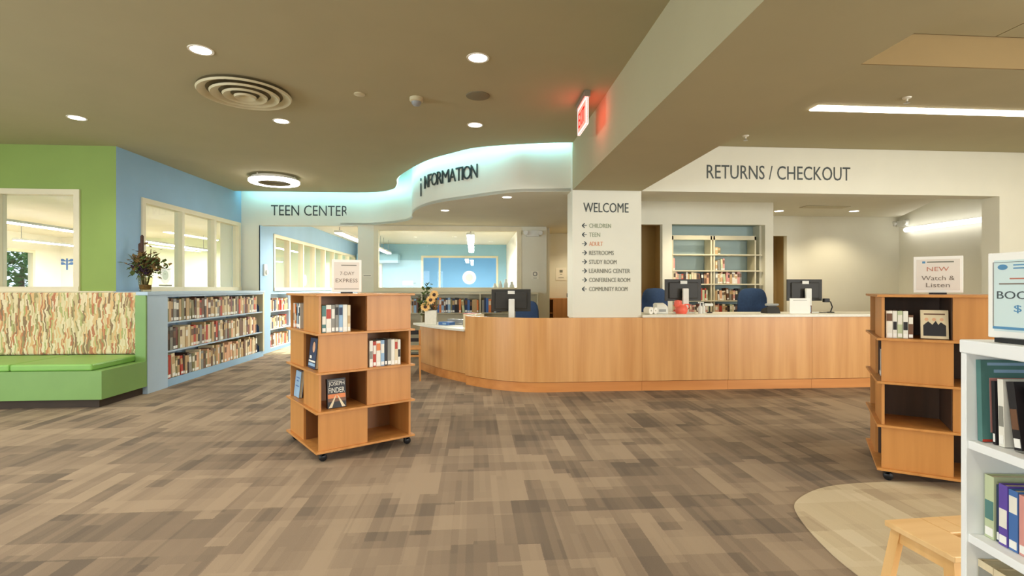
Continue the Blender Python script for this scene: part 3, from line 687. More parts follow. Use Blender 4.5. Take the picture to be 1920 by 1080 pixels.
e = offset(lo, -.16)[-1]; e2 = offset(lo, -.68)[-1]
part(MB().box(0, math.hypot(e2[0] - e[0], e2[1] - e[1]), -.02, .02, 0, .825, X=frame(e[0], e[1], e2[0], e2[1])), 'end_panel', 'maple_shaded', idk)
ck = thing('checkout_counter', 'long straight wooden checkout counter right of the column', 'counter')
ed = [1.43, 2.452, 3.75, 5.05, 6.35, 7.65, 8.12]
for a, b in zip(ed, ed[1:]):
    part(MB().box(a + .0015, b - .0015, 7.30 if b < 2.5 else 7.305, 7.335, .145, 1.068), 'front_panel', 'desk_wood', ck)
    part(MB().box(a + .0015, b - .0015, 7.315, 7.335, 0, .138), 'base_board', 'desk_base', ck)
part(MB().box(2.455, 8.11, 7.28, 8.12, 1.068, 1.108), 'countertop', 'counter_white', ck, .006)
part(MB().box(2.5, 8.1, 8.0, 8.03, 0, 1.068), 'back_panel', 'maple', ck)
tag(MB().box(0, .13, -.07, 0, 0, .12).box(.03, .10, -.075, -.07, .03, .09).build('door_holder', 'black', None, T((6.06, 7.304, .925))), 'small black box mounted under the counter edge', 'box')

# ------------------------------------------------------------------ rotating bookcases on casters
TZ = [.09, .427, .764, 1.101]; TH = .318; BT = .019; HW = .433
def spinner(X, label, inside='maple_shaded'):
    t = thing('rotating_bookcase', label, 'bookcase', X, 'wooden four tier display bookcases')
    board = MB().box(-.465, .465, -.465, .465, 0, BT).mesh('shelf_board', 'maple')
    for z in TZ + [1.438]: put('shelf_board', board, t, T((0, 0, z - .009)), .003)
    pan = MB().box(-.002, HW, -HW, -HW + .02, 0, TH).mesh('side_panel', 'maple'); pan2 = MB().box(-HW, .002, -HW, -HW + .02, 0, TH).mesh('side_panel', 'maple')
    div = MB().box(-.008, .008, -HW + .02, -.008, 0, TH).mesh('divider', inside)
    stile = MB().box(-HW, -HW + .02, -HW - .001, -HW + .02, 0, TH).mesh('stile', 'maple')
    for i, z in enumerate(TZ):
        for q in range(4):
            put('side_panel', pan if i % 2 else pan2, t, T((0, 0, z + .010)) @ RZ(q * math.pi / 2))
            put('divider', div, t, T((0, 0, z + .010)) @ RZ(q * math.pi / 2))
    cm = MB().box(-.02, .02, -.02, .02, .05, .081).mesh('caster', 'black')
    wm = MB().lathe([(.03, -.02), (.034, -.012), (.034, .012), (.03, .02)], 16, X=T((.012, 0, .034)) @ RX(math.pi / 2)).mesh('wheel', 'black', True)
    for sx in (-1, 1):
        for sy in (-1, 1):
            c = put('caster', cm, t, T((sx * .40, sy * .40, 0))); put('wheel', wm, c)
    return t
S1X = T((-1.205, 5.097, 0)) @ RZ(math.radians(34)); S2X = T((3.78, 3.885, 0)) @ RZ(math.radians(-34.5))
s1 = spinner(S1X, 'wooden rotating bookcase standing in the middle of the carpet'); s2 = spinner(S2X, 'wooden rotating bookcase beside the white bookcase and counter end', 'shaded_inside')
rb = random.Random(31)
NEW = ['white', 'white', 'cream', 'grey', 'white', 'black', 'light blue', 'red', 'peach', 'white']
def near_book(X, t, d, h, col, band, label, group, bz=(.5, .85)):
    """a book large enough to show: cover, page block, title band and shelf label are parts"""
    o = thing('book', label, 'book', X, group)
    MB().box(0, .003, 0, d, 0, h).box(t - .003, t, 0, d, 0, h).box(.003, t - .003, 0, .003, 0, h).build('cover', 'book_' + col.replace(' ', '_'), o)
    MB().box(.003, t - .003, .003, d - .005, .004, h - .005).build('page_block', 'pages', o)
    if band: MB().box(.002, t - .002, -.001, 0, h * bz[0], h * bz[1]).build('title_band', 'book_' + band.replace(' ', '_'), o)
    MB().box(.003, t - .003, -.0015, 0, h * .04, h * .17).build('spine_label', 'paper', o)
    return o
def near_row(X, x, z, spec, where, group, setback=.02):
    for n, (t, h, col, band, ang) in enumerate(spec):
        hx = math.sin(ang) * h if ang else 0
        near_book(X @ T((x + hx, setback + rb.uniform(0, .008), z + .001 + (t * math.sin(ang) if ang else 0))) @ RY(-ang), t, rb.uniform(.15, .18), h, col, band, f"{col} book{' with ' + band + ' band' if band else ''}, {ordinal(n + 1)} from left {where}", group, rb.choice([(.5, .85), (.3, .6), (.62, .9)]))
        x += t + hx + .0025
def tier(i): return TZ[i] + .0105
FB = lambda X: X @ T((0, -HW, 0))                         # face towards local -y
FA = lambda X: X @ RZ(-math.pi / 2) @ T((0, -HW, 0))      # face towards local -x
near_row(FB(S1X), -.40, tier(3), [(.034, .235, 'teal', 'white', 0), (.044, .24, 'white', 'red', 0), (.030, .24, 'grey', 'white', 0), (.030, .243, 'grey', 'black', 0), (.034, .24, 'light blue', 'navy', 0), (.038, .24, 'white', None, 0), (.026, .236, 'cream', 'tan', 0)], 'in top tier of centre rotating bookcase', 'books in the centre rotating bookcase')
near_row(FB(S1X), .03, tier(2), [(.032, .24, 'white', 'grey', 0), (.030, .23, 'red', 'white', 0), (.042, .235, 'white', 'orange', 0), (.034, .238, 'light blue', 'white', 0), (.026, .24, 'black', None, 0), (.036, .245, 'grey', None, 0), (.034, .24, 'white', None, 0), (.030, .238, 'cream', 'red', 0), (.026, .235, 'white', 'black', 0)], 'in second tier of centre rotating bookcase', 'books in the centre rotating bookcase')
near_row(FA(S1X), -.41, tier(3), [(.034, .24, 'white', 'grey', 0), (.036, .23, 'orange', 'cream', 0), (.040, .24, 'grey', 'black', 0), (.032, .236, 'light blue', None, 0), (.030, .24, 'black', 'white', 0), (.036, .24, 'white', 'black', 0)], 'on narrow side of centre rotating bookcase', 'books on the narrow side of the centre rotating bookcase')
def display_book(X, w, h, t, label, back='white'):
    """a book stood face out, leaning back a little: the cover faces -y"""
    o = thing('display_book', label, 'book', X @ RX(-.10), 'books shown face out')
    MB().box(0, w, 0, .003, 0, h).box(0, w, t - .003, t, 0, h).box(0, .003, .003, t - .003, 0, h).build('cover', back, o)
    MB().box(.003, w - .004, .003, t - .003, .003, h - .004).build('page_block', 'pages', o)
    return o
jb = display_book(FB(S1X) @ T((-.34, .05, tier(1) + .004)), .165, .255, .035, 'thriller shown face out with tall white lettering over a glowing road', 'book_black')
letters('cover_lettering', 'JOSEPH', 'book_white', T((.012, 0, .185)), .142, .045, jb, .001); letters('cover_lettering', 'FINDER', 'book_white', T((.012, 0, .132)), .142, .045, jb, .001)
MB().box(.004, .161, -.0006, 0, .085, .122).build('cover_glow', 'book_orange', jb); MB().box(.004, .161, -.0006, 0, .055, .085).build('cover_haze', 'book_brown', jb)
for q in (-1, 1): MB().add([(.0825 + q * .004, -.001, .11), (.0825 + q * .010, -.001, .11), (.0825 + q * .075, -.001, .004), (.0825 + q * .045, -.001, .004)], [(0, 1, 2, 3)]).build('cover_road', 'book_cream', jb)
MB().box(.01, .155, -.001, 0, .235, .243).build('cover_strip', 'book_grey', jb)
mb_ = display_book(FA(S1X) @ T((.06, .02, tier(2) + .004)), .20, .27, .03, 'dark blue book shown face out with a portrait cover', 'book_navy')
MB().lathe([(.035, 0), (.035, .0008)], 20, X=T((.12, -.0002, .19)) @ Matrix.Diagonal((1, 1, 1.35, 1)) @ RX(math.pi / 2)).build('cover_portrait', 'book_peach', mb_)
MB().lathe([(.037, 0), (.037, .0006)], 20, X=T((.118, -.0002, .205)) @ Matrix.Diagonal((1, 1, 1.2, 1)) @ RX(math.pi / 2)).build('cover_hair', 'book_black', mb_)
MB().box(.01, .19, -.001, 0, .02, .045).build('cover_band', 'book_light_blue', mb_); MB().box(.01, .19, -.001, 0, .055, .07).build('cover_band', 'book_white', mb_); MB().box(.03, .08, -.001, 0, .085, .11).build('cover_collar', 'book_white', mb_)
bb = display_book(FA(S1X) @ T((-.402, .022, tier(1) + .004)), .17, .25, .03, 'pale blue book shown face out on the narrow side', 'book_light_blue')
for z, w in ((.18, .10), (.15, .07), (.10, .11)): MB().box(.085 - w / 2, .085 + w / 2, -.001, 0, z, z + .010).build('cover_line', 'book_blue', bb)
# second rotating bookcase
near_row(FB(S2X), -.40, tier(3), [(.040, .21, 'white', 'brown', 0), (.026, .21, 'white', 'black', 0), (.032, .21, 'pale green', 'white', 0), (.030, .21, 'white', 'black', 0), (.030, .18, 'brown', 'white', 0)], 'in rotating bookcase by the counter end', 'discs and books in the far rotating bookcase')
db = display_book(FB(S2X) @ T((-.185, .03, tier(3) + .006)), .165, .215, .02, 'cream film case shown face out with dark figures', 'book_cream')
MB().add([(.015, -.001, .02), (.15, -.001, .02), (.15, -.001, .10), (.12, -.001, .125), (.105, -.001, .105), (.09, -.001, .135), (.07, -.001, .105), (.045, -.001, .13), (.015, -.001, .10)], [(0, 1, 2, 3, 4, 5, 6, 7, 8)]).build('cover_figures', 'book_black', db)
for x in (.035, .08, .125): MB().lathe([(.012, 0), (.012, .0008)], 14, X=T((x, -.0002, .145)) @ RX(math.pi / 2)).build('cover_face', 'book_peach', db)
MB().box(.02, .145, -.001, 0, .18, .19).build('cover_title', 'book_brown', db)
near_row(FA(S2X), .05, tier(2), [(.04, .22, 'grey', 'white', 0), (.04, .23, 'navy', None, 0), (.03, .22, 'white', None, 0), (.04, .23, 'black', None, 0)], 'on narrow side of counter-end bookcase', 'books on the narrow side of the far rotating bookcase')
# sign holders
def sign_stand(X, w, h, label, paper, base='black'):
    o = thing('sign_holder', label, 'sign', X)
    MB().box(-.055, .055, -.03, .03, 0, .014).build('base', base, o)
    MB().box(-w / 2, w / 2, -.004, .004, .012, .012 + h).build('acrylic_panel', 'paper', o, bevel=.003)
    MB().box(-w / 2 + .02, w / 2 - .02, -.0055, -.004, .034, h - .012).build('paper_sheet', paper, o)
    return o
sz = 1.4485
a = sign_stand(T((-1.21, 5.0, sz)) @ RZ(.25), .27, .31, 'white express sign standing on the centre rotating bookcase', 'sign_pale')
MB().box(-.05, .09, -.0065, -.0055, .265, .272).build('caption', 'letter_soft', a)
letters('sign_text', '7-DAY', 'ink_grey', T((-.06, -.0056, .175)), .13, .032, a, .001); letters('sign_text', 'EXPRESS', 'ink_grey', T((-.10, -.0056, .105)), .20, .036, a, .001)
MB().box(-.11, .11, -.0065, -.0055, .040, .046).build('border', 'letter_soft', a)
b = sign_stand(T((3.80, 3.93, sz)) @ RZ(-.7), .315, .30, 'pale sign about watching and listening on the far rotating bookcase', 'sign_pale')
MB().box(-.10, -.08, -.0065, -.0055, .255, .272).build('logo', 'ink_blue', b); MB().box(-.07, .10, -.0065, -.0055, .260, .270).build('caption', 'letter_soft', b)
letters('sign_text', 'NEW', 'ink_rose', T((-.07, -.0056, .19)), .14, .034, b, .001); letters('sign_text', 'Watch &', 'ink_grey', T((-.105, -.0056, .115)), .21, .036, b, .001); letters('sign_text', 'Listen', 'ink_grey', T((-.075, -.0056, .058)), .15, .036, b, .001)

# ------------------------------------------------------------------ white bookcase close to the camera
WX = T((1.613, 1.584, 0)) @ RZ(math.radians(-97.55))
wc = thing('white_bookcase', 'white bookcase close to the camera', 'bookcase', WX)
part(MB().box(-.002, .96, -.004, .30, 1.286, 1.33), 'top', 'case_white', wc, .004)
part(MB().box(0, .022, 0, .295, 0, 1.286), 'side_panel', 'case_white', wc, .002); part(MB().box(.936, .958, 0, .295, 0, 1.286), 'side_panel', 'case_white', wc, .002)
part(MB().box(.022, .936, .283, .293, .0, 1.286), 'back_panel', 'case_white', wc)
for z in (.08, .385, .696, 1.002): part(MB().box(.022, .936, .006, .283, z - .028, z), 'shelf', 'case_white', wc, .002)
part(MB().box(.022, .936, .02, .035, 0, .052), 'plinth', 'case_white', wc)
rb = random.Random(3)
near_row(WX, .035, .696, [(.034, .20, 'pale green', 'teal', 0), (.014, .18, 'navy', None, 0), (.030, .19, 'purple', 'white', 0), (.030, .185, 'blue', 'white', 0), (.036, .18, 'pink', None, 0), (.03, .2, 'grey', 'navy', 0), (.036, .19, 'black', 'white', 0), (.03, .2, 'tan', None, 0)], 'on second shelf of white bookcase', 'books on the second shelf of the white bookcase', .045)
near_row(WX, .060, 1.002, [(.012, .20, 'black', None, .03), (.020, .21, 'white', 'grey', .03), (.026, .205, 'black', 'brown', .14), (.026, .20, 'orange', 'black', .17), (.03, .2, 'black', 'red', .19), (.03, .2, 'grey', None, .2)], 'on top shelf of white bookcase', 'leaning books on the top shelf of the white bookcase', .045)
near_row(WX, .026, .385, [(.055, .23, 'cream', 'grey', 0), (.055, .23, 'cream', 'tan', 0), (.04, .23, 'tan', None, 0), (.03, .22, 'white', None, 0), (.03, .22, 'black', None, 0), (.04, .22, 'white', 'blue', 0)], 'on third shelf of white bookcase', 'books on the third shelf of the white bookcase', .03)
# big teal book standing against the far side panel, cover towards the near end
tbk = thing('display_book', 'large teal book with a pale photo, face out in the white bookcase', 'book', WX @ T((.030, .030, 1.004)) @ RZ(math.pi / 2) @ RX(-.03))
MB().box(0, .235, -.018, -.016, 0, .262).box(0, .235, -.003, 0, 0, .262).box(0, .003, -.016, -.003, 0, .262).build('cover', 'book_teal', tbk)
MB().box(.003, .23, -.016, -.003, .003, .258).build('page_block', 'pages', tbk)
MB().box(.025, .21, -.0187, -.018, .03, .205).build('cover_photo', 'book_pink', tbk); MB().box(.02, .215, -.0187, -.018, .245, .254).build('cover_title', 'book_light_blue', tbk); MB().box(.04, .195, -.0187, -.018, .222, .232).build('cover_subtitle', 'book_light_blue', tbk)
MB().box(.0, .05, -.0187, -.018, .0, .008).build('cover_strip', 'book_red', tbk)
c = sign_stand(T((1.662, 1.435, 1.331)) @ RZ(math.radians(-85.7)), .19, .268, 'pale blue book sale sign on top of the white bookcase', 'sign_blue_paper')
for x0, x1, z0, z1 in ((-.078, -.0768, .045, .25), (.0768, .078, .045, .25), (-.078, .078, .2488, .25)): MB().box(x0, x1, -.0065, -.0055, z0, z1).build('border', 'ink_dark', c)
MB().box(-.078, .078, -.0068, -.0055, .040, .048).build('border_bar', 'ink_blue', c)
MB().lathe([(.014, 0), (.014, .001)], 20, X=T((-.050, -.0055, .234)) @ Matrix.Diagonal((1, 1, .6, 1)) @ RX(math.pi / 2)).build('logo', 'ink_blue', c)
for x0, x1, z in ((-.02, .05, .238), (-.02, .03, .228)): MB().box(x0, x1, -.0062, -.0055, z, z + .004).build('caption', 'ink_blue', c)
MB().box(-.03, .04, -.0062, -.0055, .196, .200).build('caption', 'ink_rose', c); MB().box(-.06, .06, -.0062, -.0055, .180, .184).build('caption', 'ink_grey', c)
letters('sign_text', 'BOOKS', 'ink_dark', T((-.066, -.0056, .135)), .132, .024, c, .001); letters('sign_text', '$1', 'ink_blue', T((-.018, -.0056, .092)), .036, .025, c, .001)

# ------------------------------------------------------------------ step stool
st = thing('step_stool', 'light pine step stool behind the white bookcase', 'stool', T((1.99, 1.94, 0)) @ RZ(.05))
part(MB().box(-.215, -.045, -.155, .155, .475, .50).box(.045, .215, -.155, .155, .475, .50).box(-.045, .045, -.155, -.016, .475, .50).box(-.045, .045, .016, .155, .475, .50), 'seat', 'pine', st, .004)
for sx in (-1, 1):
    for sy in (-1, 1):
        b = MB(); tp = (sx * .185, sy * .115); bt = (sx * .225, sy * .185)
        b.loft([[(bt[0] + dx, bt[1] + dy, 0) for dx, dy in ((-.014, -.022), (.014, -.022), (.014, .022), (-.014, .022))], [(tp[0] + dx, tp[1] + dy, .475) for dx, dy in ((-.014, -.022), (.014, -.022), (.014, .022), (-.014, .022))]])
        part(b, 'leg', 'pine_leg', st)
    part(MB().box(sx * .187 - .009, sx * .187 + .009, -.10, .10, .425, .475), 'side_apron', 'pine_leg', st)
    part(MB().box(sx * .203 - .009, sx * .203 + .009, -.14, .14, .22, .255), 'side_rail', 'pine_leg', st)
part(MB().box(-.20, .20, -.20, .02, .235, .257), 'step', 'pine', st); part(MB().box(-.185, .185, .105, .123, .425, .475), 'back_apron', 'pine', st)

# ------------------------------------------------------------------ wooden chair beside the information desk
wch = thing('wooden_chair', 'light wooden chair half hidden behind the centre bookcase', 'chair', T((-1.06, 8.50, 0)) @ RZ(.1))
part(MB().box(-.20, .20, -.20, .20, .505, .54), 'seat', 'maple', wch, .008)
for sx in (-1, 1):
    for sy in (-1, 1):
        part(MB().loft([[(sx * .185 + dx, sy * .185 + dy, 0) for dx, dy in ((-.012, -.012), (.012, -.012), (.012, .012), (-.012, .012))], [(sx * .175 + dx, sy * .175 + dy, .505 if sy < 0 else .80) for dx, dy in ((-.017, -.017), (.017, -.017), (.017, .017), (-.017, .017))]]), 'leg', 'maple', wch)
    part(MB().box(sx * .178 - .008, sx * .178 + .008, -.165, .165, .39, .42), 'stretcher', 'maple', wch)
    part(MB().box(sx * .178 - .008, sx * .178 + .008, -.165, .165, .455, .505), 'apron', 'maple', wch)
part(MB().box(-.165, .165, -.187, -.170, .39, .42), 'stretcher', 'maple', wch); part(MB().box(-.16, .16, .165, .185, .60, .66), 'back_slat', 'black', wch); part(MB().box(-.16, .16, .165, .185, .72, .79), 'back_slat', 'black', wch)

# ------------------------------------------------------------------ monitors, chairs and desk things
def monitor(X, label, zb, z0, w=.59, h=.345, basez=0):
    o = thing('computer_monitor', label, 'monitor', X, 'black monitors seen from behind')
    MB().box(-w / 2, w / 2, 0, .022, z0, z0 + h).build('screen_housing', 'screen_back', o, bevel=.004)
    MB().box(-w / 2 + .06, w / 2 - .06, -.022, 0, z0 + .04, z0 + h - .05).build('back_bulge', 'screen_back', o, bevel=.012)
    MB().box(-w / 2 + .008, w / 2 - .008, .022, .0225, z0 + .01, z0 + h - .01).build('screen', 'black', o)
    MB().box(-.055, .055, -.025, -.021, z0 + h - .075, z0 + h - .025).build('badge', 'light_plastic', o)
    MB().box(-.045, .045, -.07, -.022, z0 + .06, z0 + .16).build('mount', 'black', o, bevel=.006)
    MB().box(-.048, .048, -.11, -.07, basez, z0 + .20).build('stand_post', 'light_plastic', o, bevel=.01)
    MB().box(-.13, .13, -.16, .08, basez, basez + .014).build('stand_base', 'light_plastic', o, bevel=.004)
    return o
monitor(T((.60, 8.18, .0)) @ RZ(0), 'black monitor on the curved information desk', 0, 1.125, .63, .355, .741)
monitor(T((3.30, 7.86, 1.109)), 'black monitor on the checkout counter nearer to the column', 0, .185)
monitor(T((5.31, 7.86, 1.109)), 'black monitor on the checkout counter beside the white notice', 0, .185)
def office_chair(X, label, seat=.62, top=1.5):
    o = thing('office_chair', label, 'chair', X, 'navy blue office chairs')
    b = MB(); n = 20; rings = []
    for y, k in ((0, .9), (.02, 1), (.06, 1), (.08, .9)):
        rings.append([(.25 * k * math.copysign(abs(math.cos(2 * math.pi * j / n)) ** .55, math.cos(2 * math.pi * j / n)), y, (seat + .12 + top) / 2 + (top - seat - .12) / 2 * k * math.copysign(abs(math.sin(2 * math.pi * j / n)) ** .55, math.sin(2 * math.pi * j / n))) for j in range(n)])
    b.loft(rings).build('backrest', 'chair_blue', o, smooth=True)
    MB().box(-.25, .25, .10, .58, seat - .06, seat + .02).build('seat', 'chair_blue', o, bevel=.03)
    MB().box(-.035, .035, -.03, 0, seat - .05, seat + .4).box(-.035, .035, -.03, .2, seat - .08, seat - .061).build('back_bracket', 'black', o)
    MB().lathe([(.03, .08), (.03, seat - .08)], 12, X=T((0, .33, 0))).build('gas_column', 'black', o)
    for k in range(5):
        an = k * 2 * math.pi / 5 + .3
        leg = MB().tube([(0, .33, .10), (.29 * math.cos(an), .33 + .29 * math.sin(an), .065)], [.028, .018]).build('base_leg', 'black', o)
        MB().lathe([(.026, -.02), (.03, 0), (.026, .02)], 12, X=T((.29 * math.cos(an), .33 + .29 * math.sin(an), .03)) @ RX(math.pi / 2)).build('caster', 'black', leg)
    for q in (-1, 1):
        MB().box(q * .28 - .025, q * .28 + .025, .12, .38, seat + .2, seat + .225).box(q * .28 - .015, q * .28 + .015, .2, .26, seat - .04, seat + .2).build('armrest', 'black', o, bevel=.006)
    return o
office_chair(T((3.14, 8.75, 0)) @ RZ(math.pi + .2), 'blue office chair behind the checkout monitor nearest the column')
office_chair(T((4.90, 8.72, 0)) @ RZ(math.pi - .15), 'blue office chair in front of the niche bookshelf')
office_chair(T((.96, 8.95, 0)) @ RZ(math.pi * .75), 'blue office chair behind the information desk monitor', .45, 1.28)
ZT = 1.1085
def bar_thing(name, label, cat, mb, mat, X, bevel=0, smooth=False): return tag(mb.build(name, mat, None, X, smooth, bevel), label, cat)
rp = thing('receipt_printer', 'white receipt printer on the counter beside the column', 'printer', T((2.85, 7.62, ZT)))
MB().loft([[(-.09, -.07, 0), (.09, -.07, 0), (.09, .1, 0), (-.09, .1, 0)], [(-.09, -.06, .10), (.09, -.06, .10), (.09, .1, .15), (-.09, .1, .15)], [(-.07, -.02, .14), (.07, -.02, .14), (.07, .09, .165), (-.07, .09, .165)]]).build('body', 'light_plastic', rp, bevel=.01)
MB().box(-.05, .05, -.075, -.066, .03, .07).build('paper_slot', 'grey_plastic', rp)
for x, y, r, l in ((2.60, 7.46, .055, 'white paper roll lying at the column foot on the counter'), (2.70, 7.55, .05, 'second white paper roll beside the receipt printer')):
    p = thing('paper_roll', l, 'paper roll', T((x, y, ZT + r)) @ RZ(.6))
    MB().lathe([(.012, -.05), (r, -.05), (r, .05), (.012, .05), (.012, -.05)], 20, X=RX(math.pi / 2), caps=False).build('roll', 'paper', p, smooth=True)
cj = thing('coral_watering_jug', 'coral red jug on the checkout counter below the monitor', 'jug', T((3.16, 7.60, ZT)))
MB().lathe([(.001, 0), (.075, 0), (.095, .04), (.09, .10), (.06, .14), (.045, .145)], 24).build('body', 'coral', cj, smooth=True)
MB().lathe([(.045, .1), (.06, .16), (.05, .2), (.001, .21)], 18, X=T((-.05, 0, 0))).build('neck', 'coral', cj, smooth=True)
MB().tube([(.085, 0, .05), (.13, 0, .09), (.12, 0, .14), (.05, 0, .14)], .012).build('handle', 'coral', cj, smooth=True)
for x, y, l in ((3.47, 7.62, 'small white pump bottle right of the coral jug'), (3.56, 7.72, 'second white pump bottle behind the first')):
    p = thing('pump_bottle', l, 'bottle', T((x, y, ZT)))
    MB().lathe([(.001, 0), (.032, 0), (.034, .09), (.02, .115), (.012, .12)], 16).build('body', 'light_plastic', p, smooth=True)
    MB().lathe([(.012, .12), (.012, .14), (.006, .14), (.006, .165)], 10).build('neck', 'light_plastic', p); MB().box(-.035, .01, -.007, .007, .16, .172).build('pump_head', 'light_plastic', p)
dp = thing('desk_phone', 'grey desk phone in front of the blue chair on the counter', 'phone', T((4.62, 7.66, ZT)))
MB().loft([[(-.11, -.09, 0), (.11, -.09, 0), (.11, .1, 0), (-.11, .1, 0)], [(-.10, -.05, .10), (.10, -.05, .10), (.10, .09, .06), (-.10, .09, .06)]]).build('body', 'screen_back', dp, bevel=.008)
MB().box(-.105, .105, -.055, .0, .115, .15).build('handset', 'grey_plastic', dp, bevel=.015); MB().box(-.07, .07, -.045, -.01, .095, .116).build('cradle', 'screen_back', dp)
nt_ = thing('notice_holder', 'white upright notice on the checkout counter', 'sign', T((4.99, 7.50, ZT)))
MB().box(-.165, .165, -.004, .004, 0, .235).build('acrylic_panel', 'paper', nt_, bevel=.003); MB().box(-.165, .165, -.03, .05, 0, .005).build('foot', 'paper', nt_); MB().box(-.11, .11, -.0055, -.004, .20, .206).build('notice_line', 'letter_soft', nt_)
fr = thing('small_frame', 'small dark framed card between the notice and monitor stand', 'card', T((5.19, 7.60, ZT)))
MB().box(-.06, .06, 0, .012, 0, .12).build('frame', 'book_brown', fr); MB().box(-.045, .045, -.002, 0, .015, .105).build('card', 'book_light_blue', fr)
sc = thing('barcode_scanner', 'black barcode scanner on a gooseneck beside the right monitor', 'scanner', T((5.66, 7.74, ZT)))
MB().lathe([(.001, 0), (.055, 0), (.05, .012), (.012, .016)], 18).build('foot', 'cable', sc); MB().tube([(0, 0, .012), (.03, 0, .09), (.0, 0, .17), (-.06, 0, .19)], .009, 8).build('gooseneck', 'cable', sc, smooth=True)
MB().box(-.12, -.03, -.03, .03, .165, .225).build('scanner_head', 'cable', sc, bevel=.01)
tag(MB().tube([(5.47, 7.74, ZT + .007), (5.5, 7.7, ZT + .007), (5.54, 7.72, ZT + .007), (5.6, 7.74, ZT + .007)], .005).build('cable', 'cable'), 'thin black cable lying behind the right monitor', 'cable')
sc2 = thing('barcode_scanner', 'black barcode scanner resting right of the column-side monitor', 'scanner', T((3.70, 7.80, ZT)))
MB().lathe([(.001, 0), (.045, 0), (.04, .012), (.012, .016)], 18).build('foot', 'cable', sc2); MB().tube([(0, 0, .012), (.0, 0, .11)], .01, 8).build('stem', 'cable', sc2); MB().box(-.09, .05, -.028, .028, .105, .15).build('scanner_head', 'light_plastic', sc2, bevel=.01)

# things on the low countertop
pt = thing('sunflower_planter', 'white square planter with sunflowers on the low counter', 'plant', T((-.74, 9.02, .863)))
MB().box(-.10, .10, -.10, .10, 0, .25).build('planter', 'counter_white', pt, bevel=.006); MB().box(-.09, .09, -.09, .09, .25, .256).build('soil', 'dark_gap', pt)
def leaf_blob(mb, c, n, spread, size, rnd, m=0):
    for _ in range(n):
        p = Vector(c) + Vector((rnd.gauss(0, spread[0]), rnd.gauss(0, spread[1]), rnd.gauss(0, spread[2])))
        X = T(p) @ RZ(rnd.uniform(0, 6.28)) @ RX(rnd.uniform(-1, 1)); s_ = size * rnd.uniform(.6, 1.3)
        mb.add([(0, 0, 0), (.3 * s_, .45 * s_, .08 * s_), (0, s_, 0), (-.3 * s_, .45 * s_, .08 * s_), (0, .5 * s_, -.03 * s_)], [(0, 1, 4), (1, 2, 4), (2, 3, 4), (3, 0, 4)], m, X)
rp_ = random.Random(2); g = MB(); leaf_blob(g, (-.10, -.02, .40), 70, (.05, .05, .11), .10, rp_); leaf_blob(g, (-.06, 0, .62), 14, (.015, .02, .05), .09, rp_)
fo = g.build('foliage', 'leaf', pt); fo['kind'] = 'stuff'
for i, (x, y, z) in enumerate(((.06, -.10, .52), (.0, -.11, .43), (-.09, -.11, .31))):
    X = T((x, y, z)) @ RX(math.radians(72)) @ RY(.2 * (i - 1))
    h_ = MB()
    for k in range(14):
        an = k * 2 * math.pi / 14; Xp = X @ RZ(an)
        h_.add([(.02, -.012, 0), (.06, -.017, .006), (.088, 0, .0), (.06, .017, .006), (.02, .012, 0), (.05, 0, -.004)], [(0, 1, 5), (1, 2, 5), (2, 3, 5), (3, 4, 5), (4, 0, 5)], 0, Xp)
    f_ = h_.build('flower_head', 'petal', pt); MB().lathe([(.001, .016), (.02, .014), (.03, .004), (.03, -.004)], 14, X=X).build('flower_centre', 'cattail', f_, smooth=True)
    MB().tube([(x * .5, -.02, .25), (x * .8, -.05, z * .8), (x, y + .012, z - .01)], .006).build('stem', 'stem', pt)
lf = MB(); leaf_blob(lf, (.07, .0, .31), 26, (.03, .04, .02), .07, rp_); lf.build('dry_leaves', 'dry_leaf', pt)['kind'] = 'stuff'
bx = thing('tissue_box', 'blue and white box lying on the low counter', 'box', T((-.44, 8.86, .863)) @ RZ(-.7))
MB().box(-.16, .10, -.07, .07, 0, .055).build('carton', 'book_blue', bx, bevel=.004); MB().box(-.06, .02, -.0715, -.07, .012, .042).build('print', 'book_light_blue', bx)
tag(MB().box(-.18, .18, -.07, .07, 0, .09).box(-.16, .16, -.072, -.07, .02, .03, 1).build('paper_tray', ['grey_plastic', 'paper'], None, T((-.28, 9.02, .863)) @ RZ(-.7), bevel=.004), 'grey paper tray behind the blue box on the low counter', 'tray')
tag(MB().box(-.2, .15, -.1, .1, 0, .004).build('paper_sheet', 'paper', None, T((-.27, 8.62, .863)) @ RZ(-.65)), 'loose white paper sheets on the low counter', 'paper')
tag(MB().box(-.14, .14, -.10, .10, 0, .215).box(-.145, -.04, -.105, .105, .215, .225, 1).build('file_stack', ['book_cream', 'book_red'], None, T((.0, 8.37, .8635)) @ RZ(-.8)), 'stack of cream files just above the curved desk edge', 'files')

# dried flower arrangement
vz = thing('dried_flower_vase', 'glass vase of dried flowers and cattails on the bookcase end', 'plant', T((-4.84, 7.955, 1.446)))
MB().lathe([(.001, 0), (.07, 0), (.075, .02), (.095, .2), (.098, .215), (.092, .215), (.088, .2), (.07, .03), (.001, .025)], 24).build('vase', 'vase_glass', vz, smooth=True)
MB().lathe([(.001, .027), (.068, .03), (.078, .10), (.001, .11)], 20).build('pebble_fill', 'dry_leaf', vz, smooth=True)
rv = random.Random(4)
for i in range(9):
    an = i * .7; MB().tube([(.03 * math.cos(an), .03 * math.sin(an), .10), (.06 * math.cos(an), .06 * math.sin(an), .24), (.13 * math.cos(an), .05 * math.sin(an), .38)], .005, 5).build('stem', 'stem', vz)
for x, z0, z1 in ((-.045, .42, .84), (-.075, .40, .72)):
    MB().tube([(x * .5, 0, .12), (x, 0, z0)], .005, 5).build('stem', 'stem', vz); MB().lathe([(.004, z0 - .02), (.022, z0), (.022, z1 - .02), (.006, z1)], 10, X=T((x, 0, 0))).build('cattail', 'cattail', vz, smooth=True)
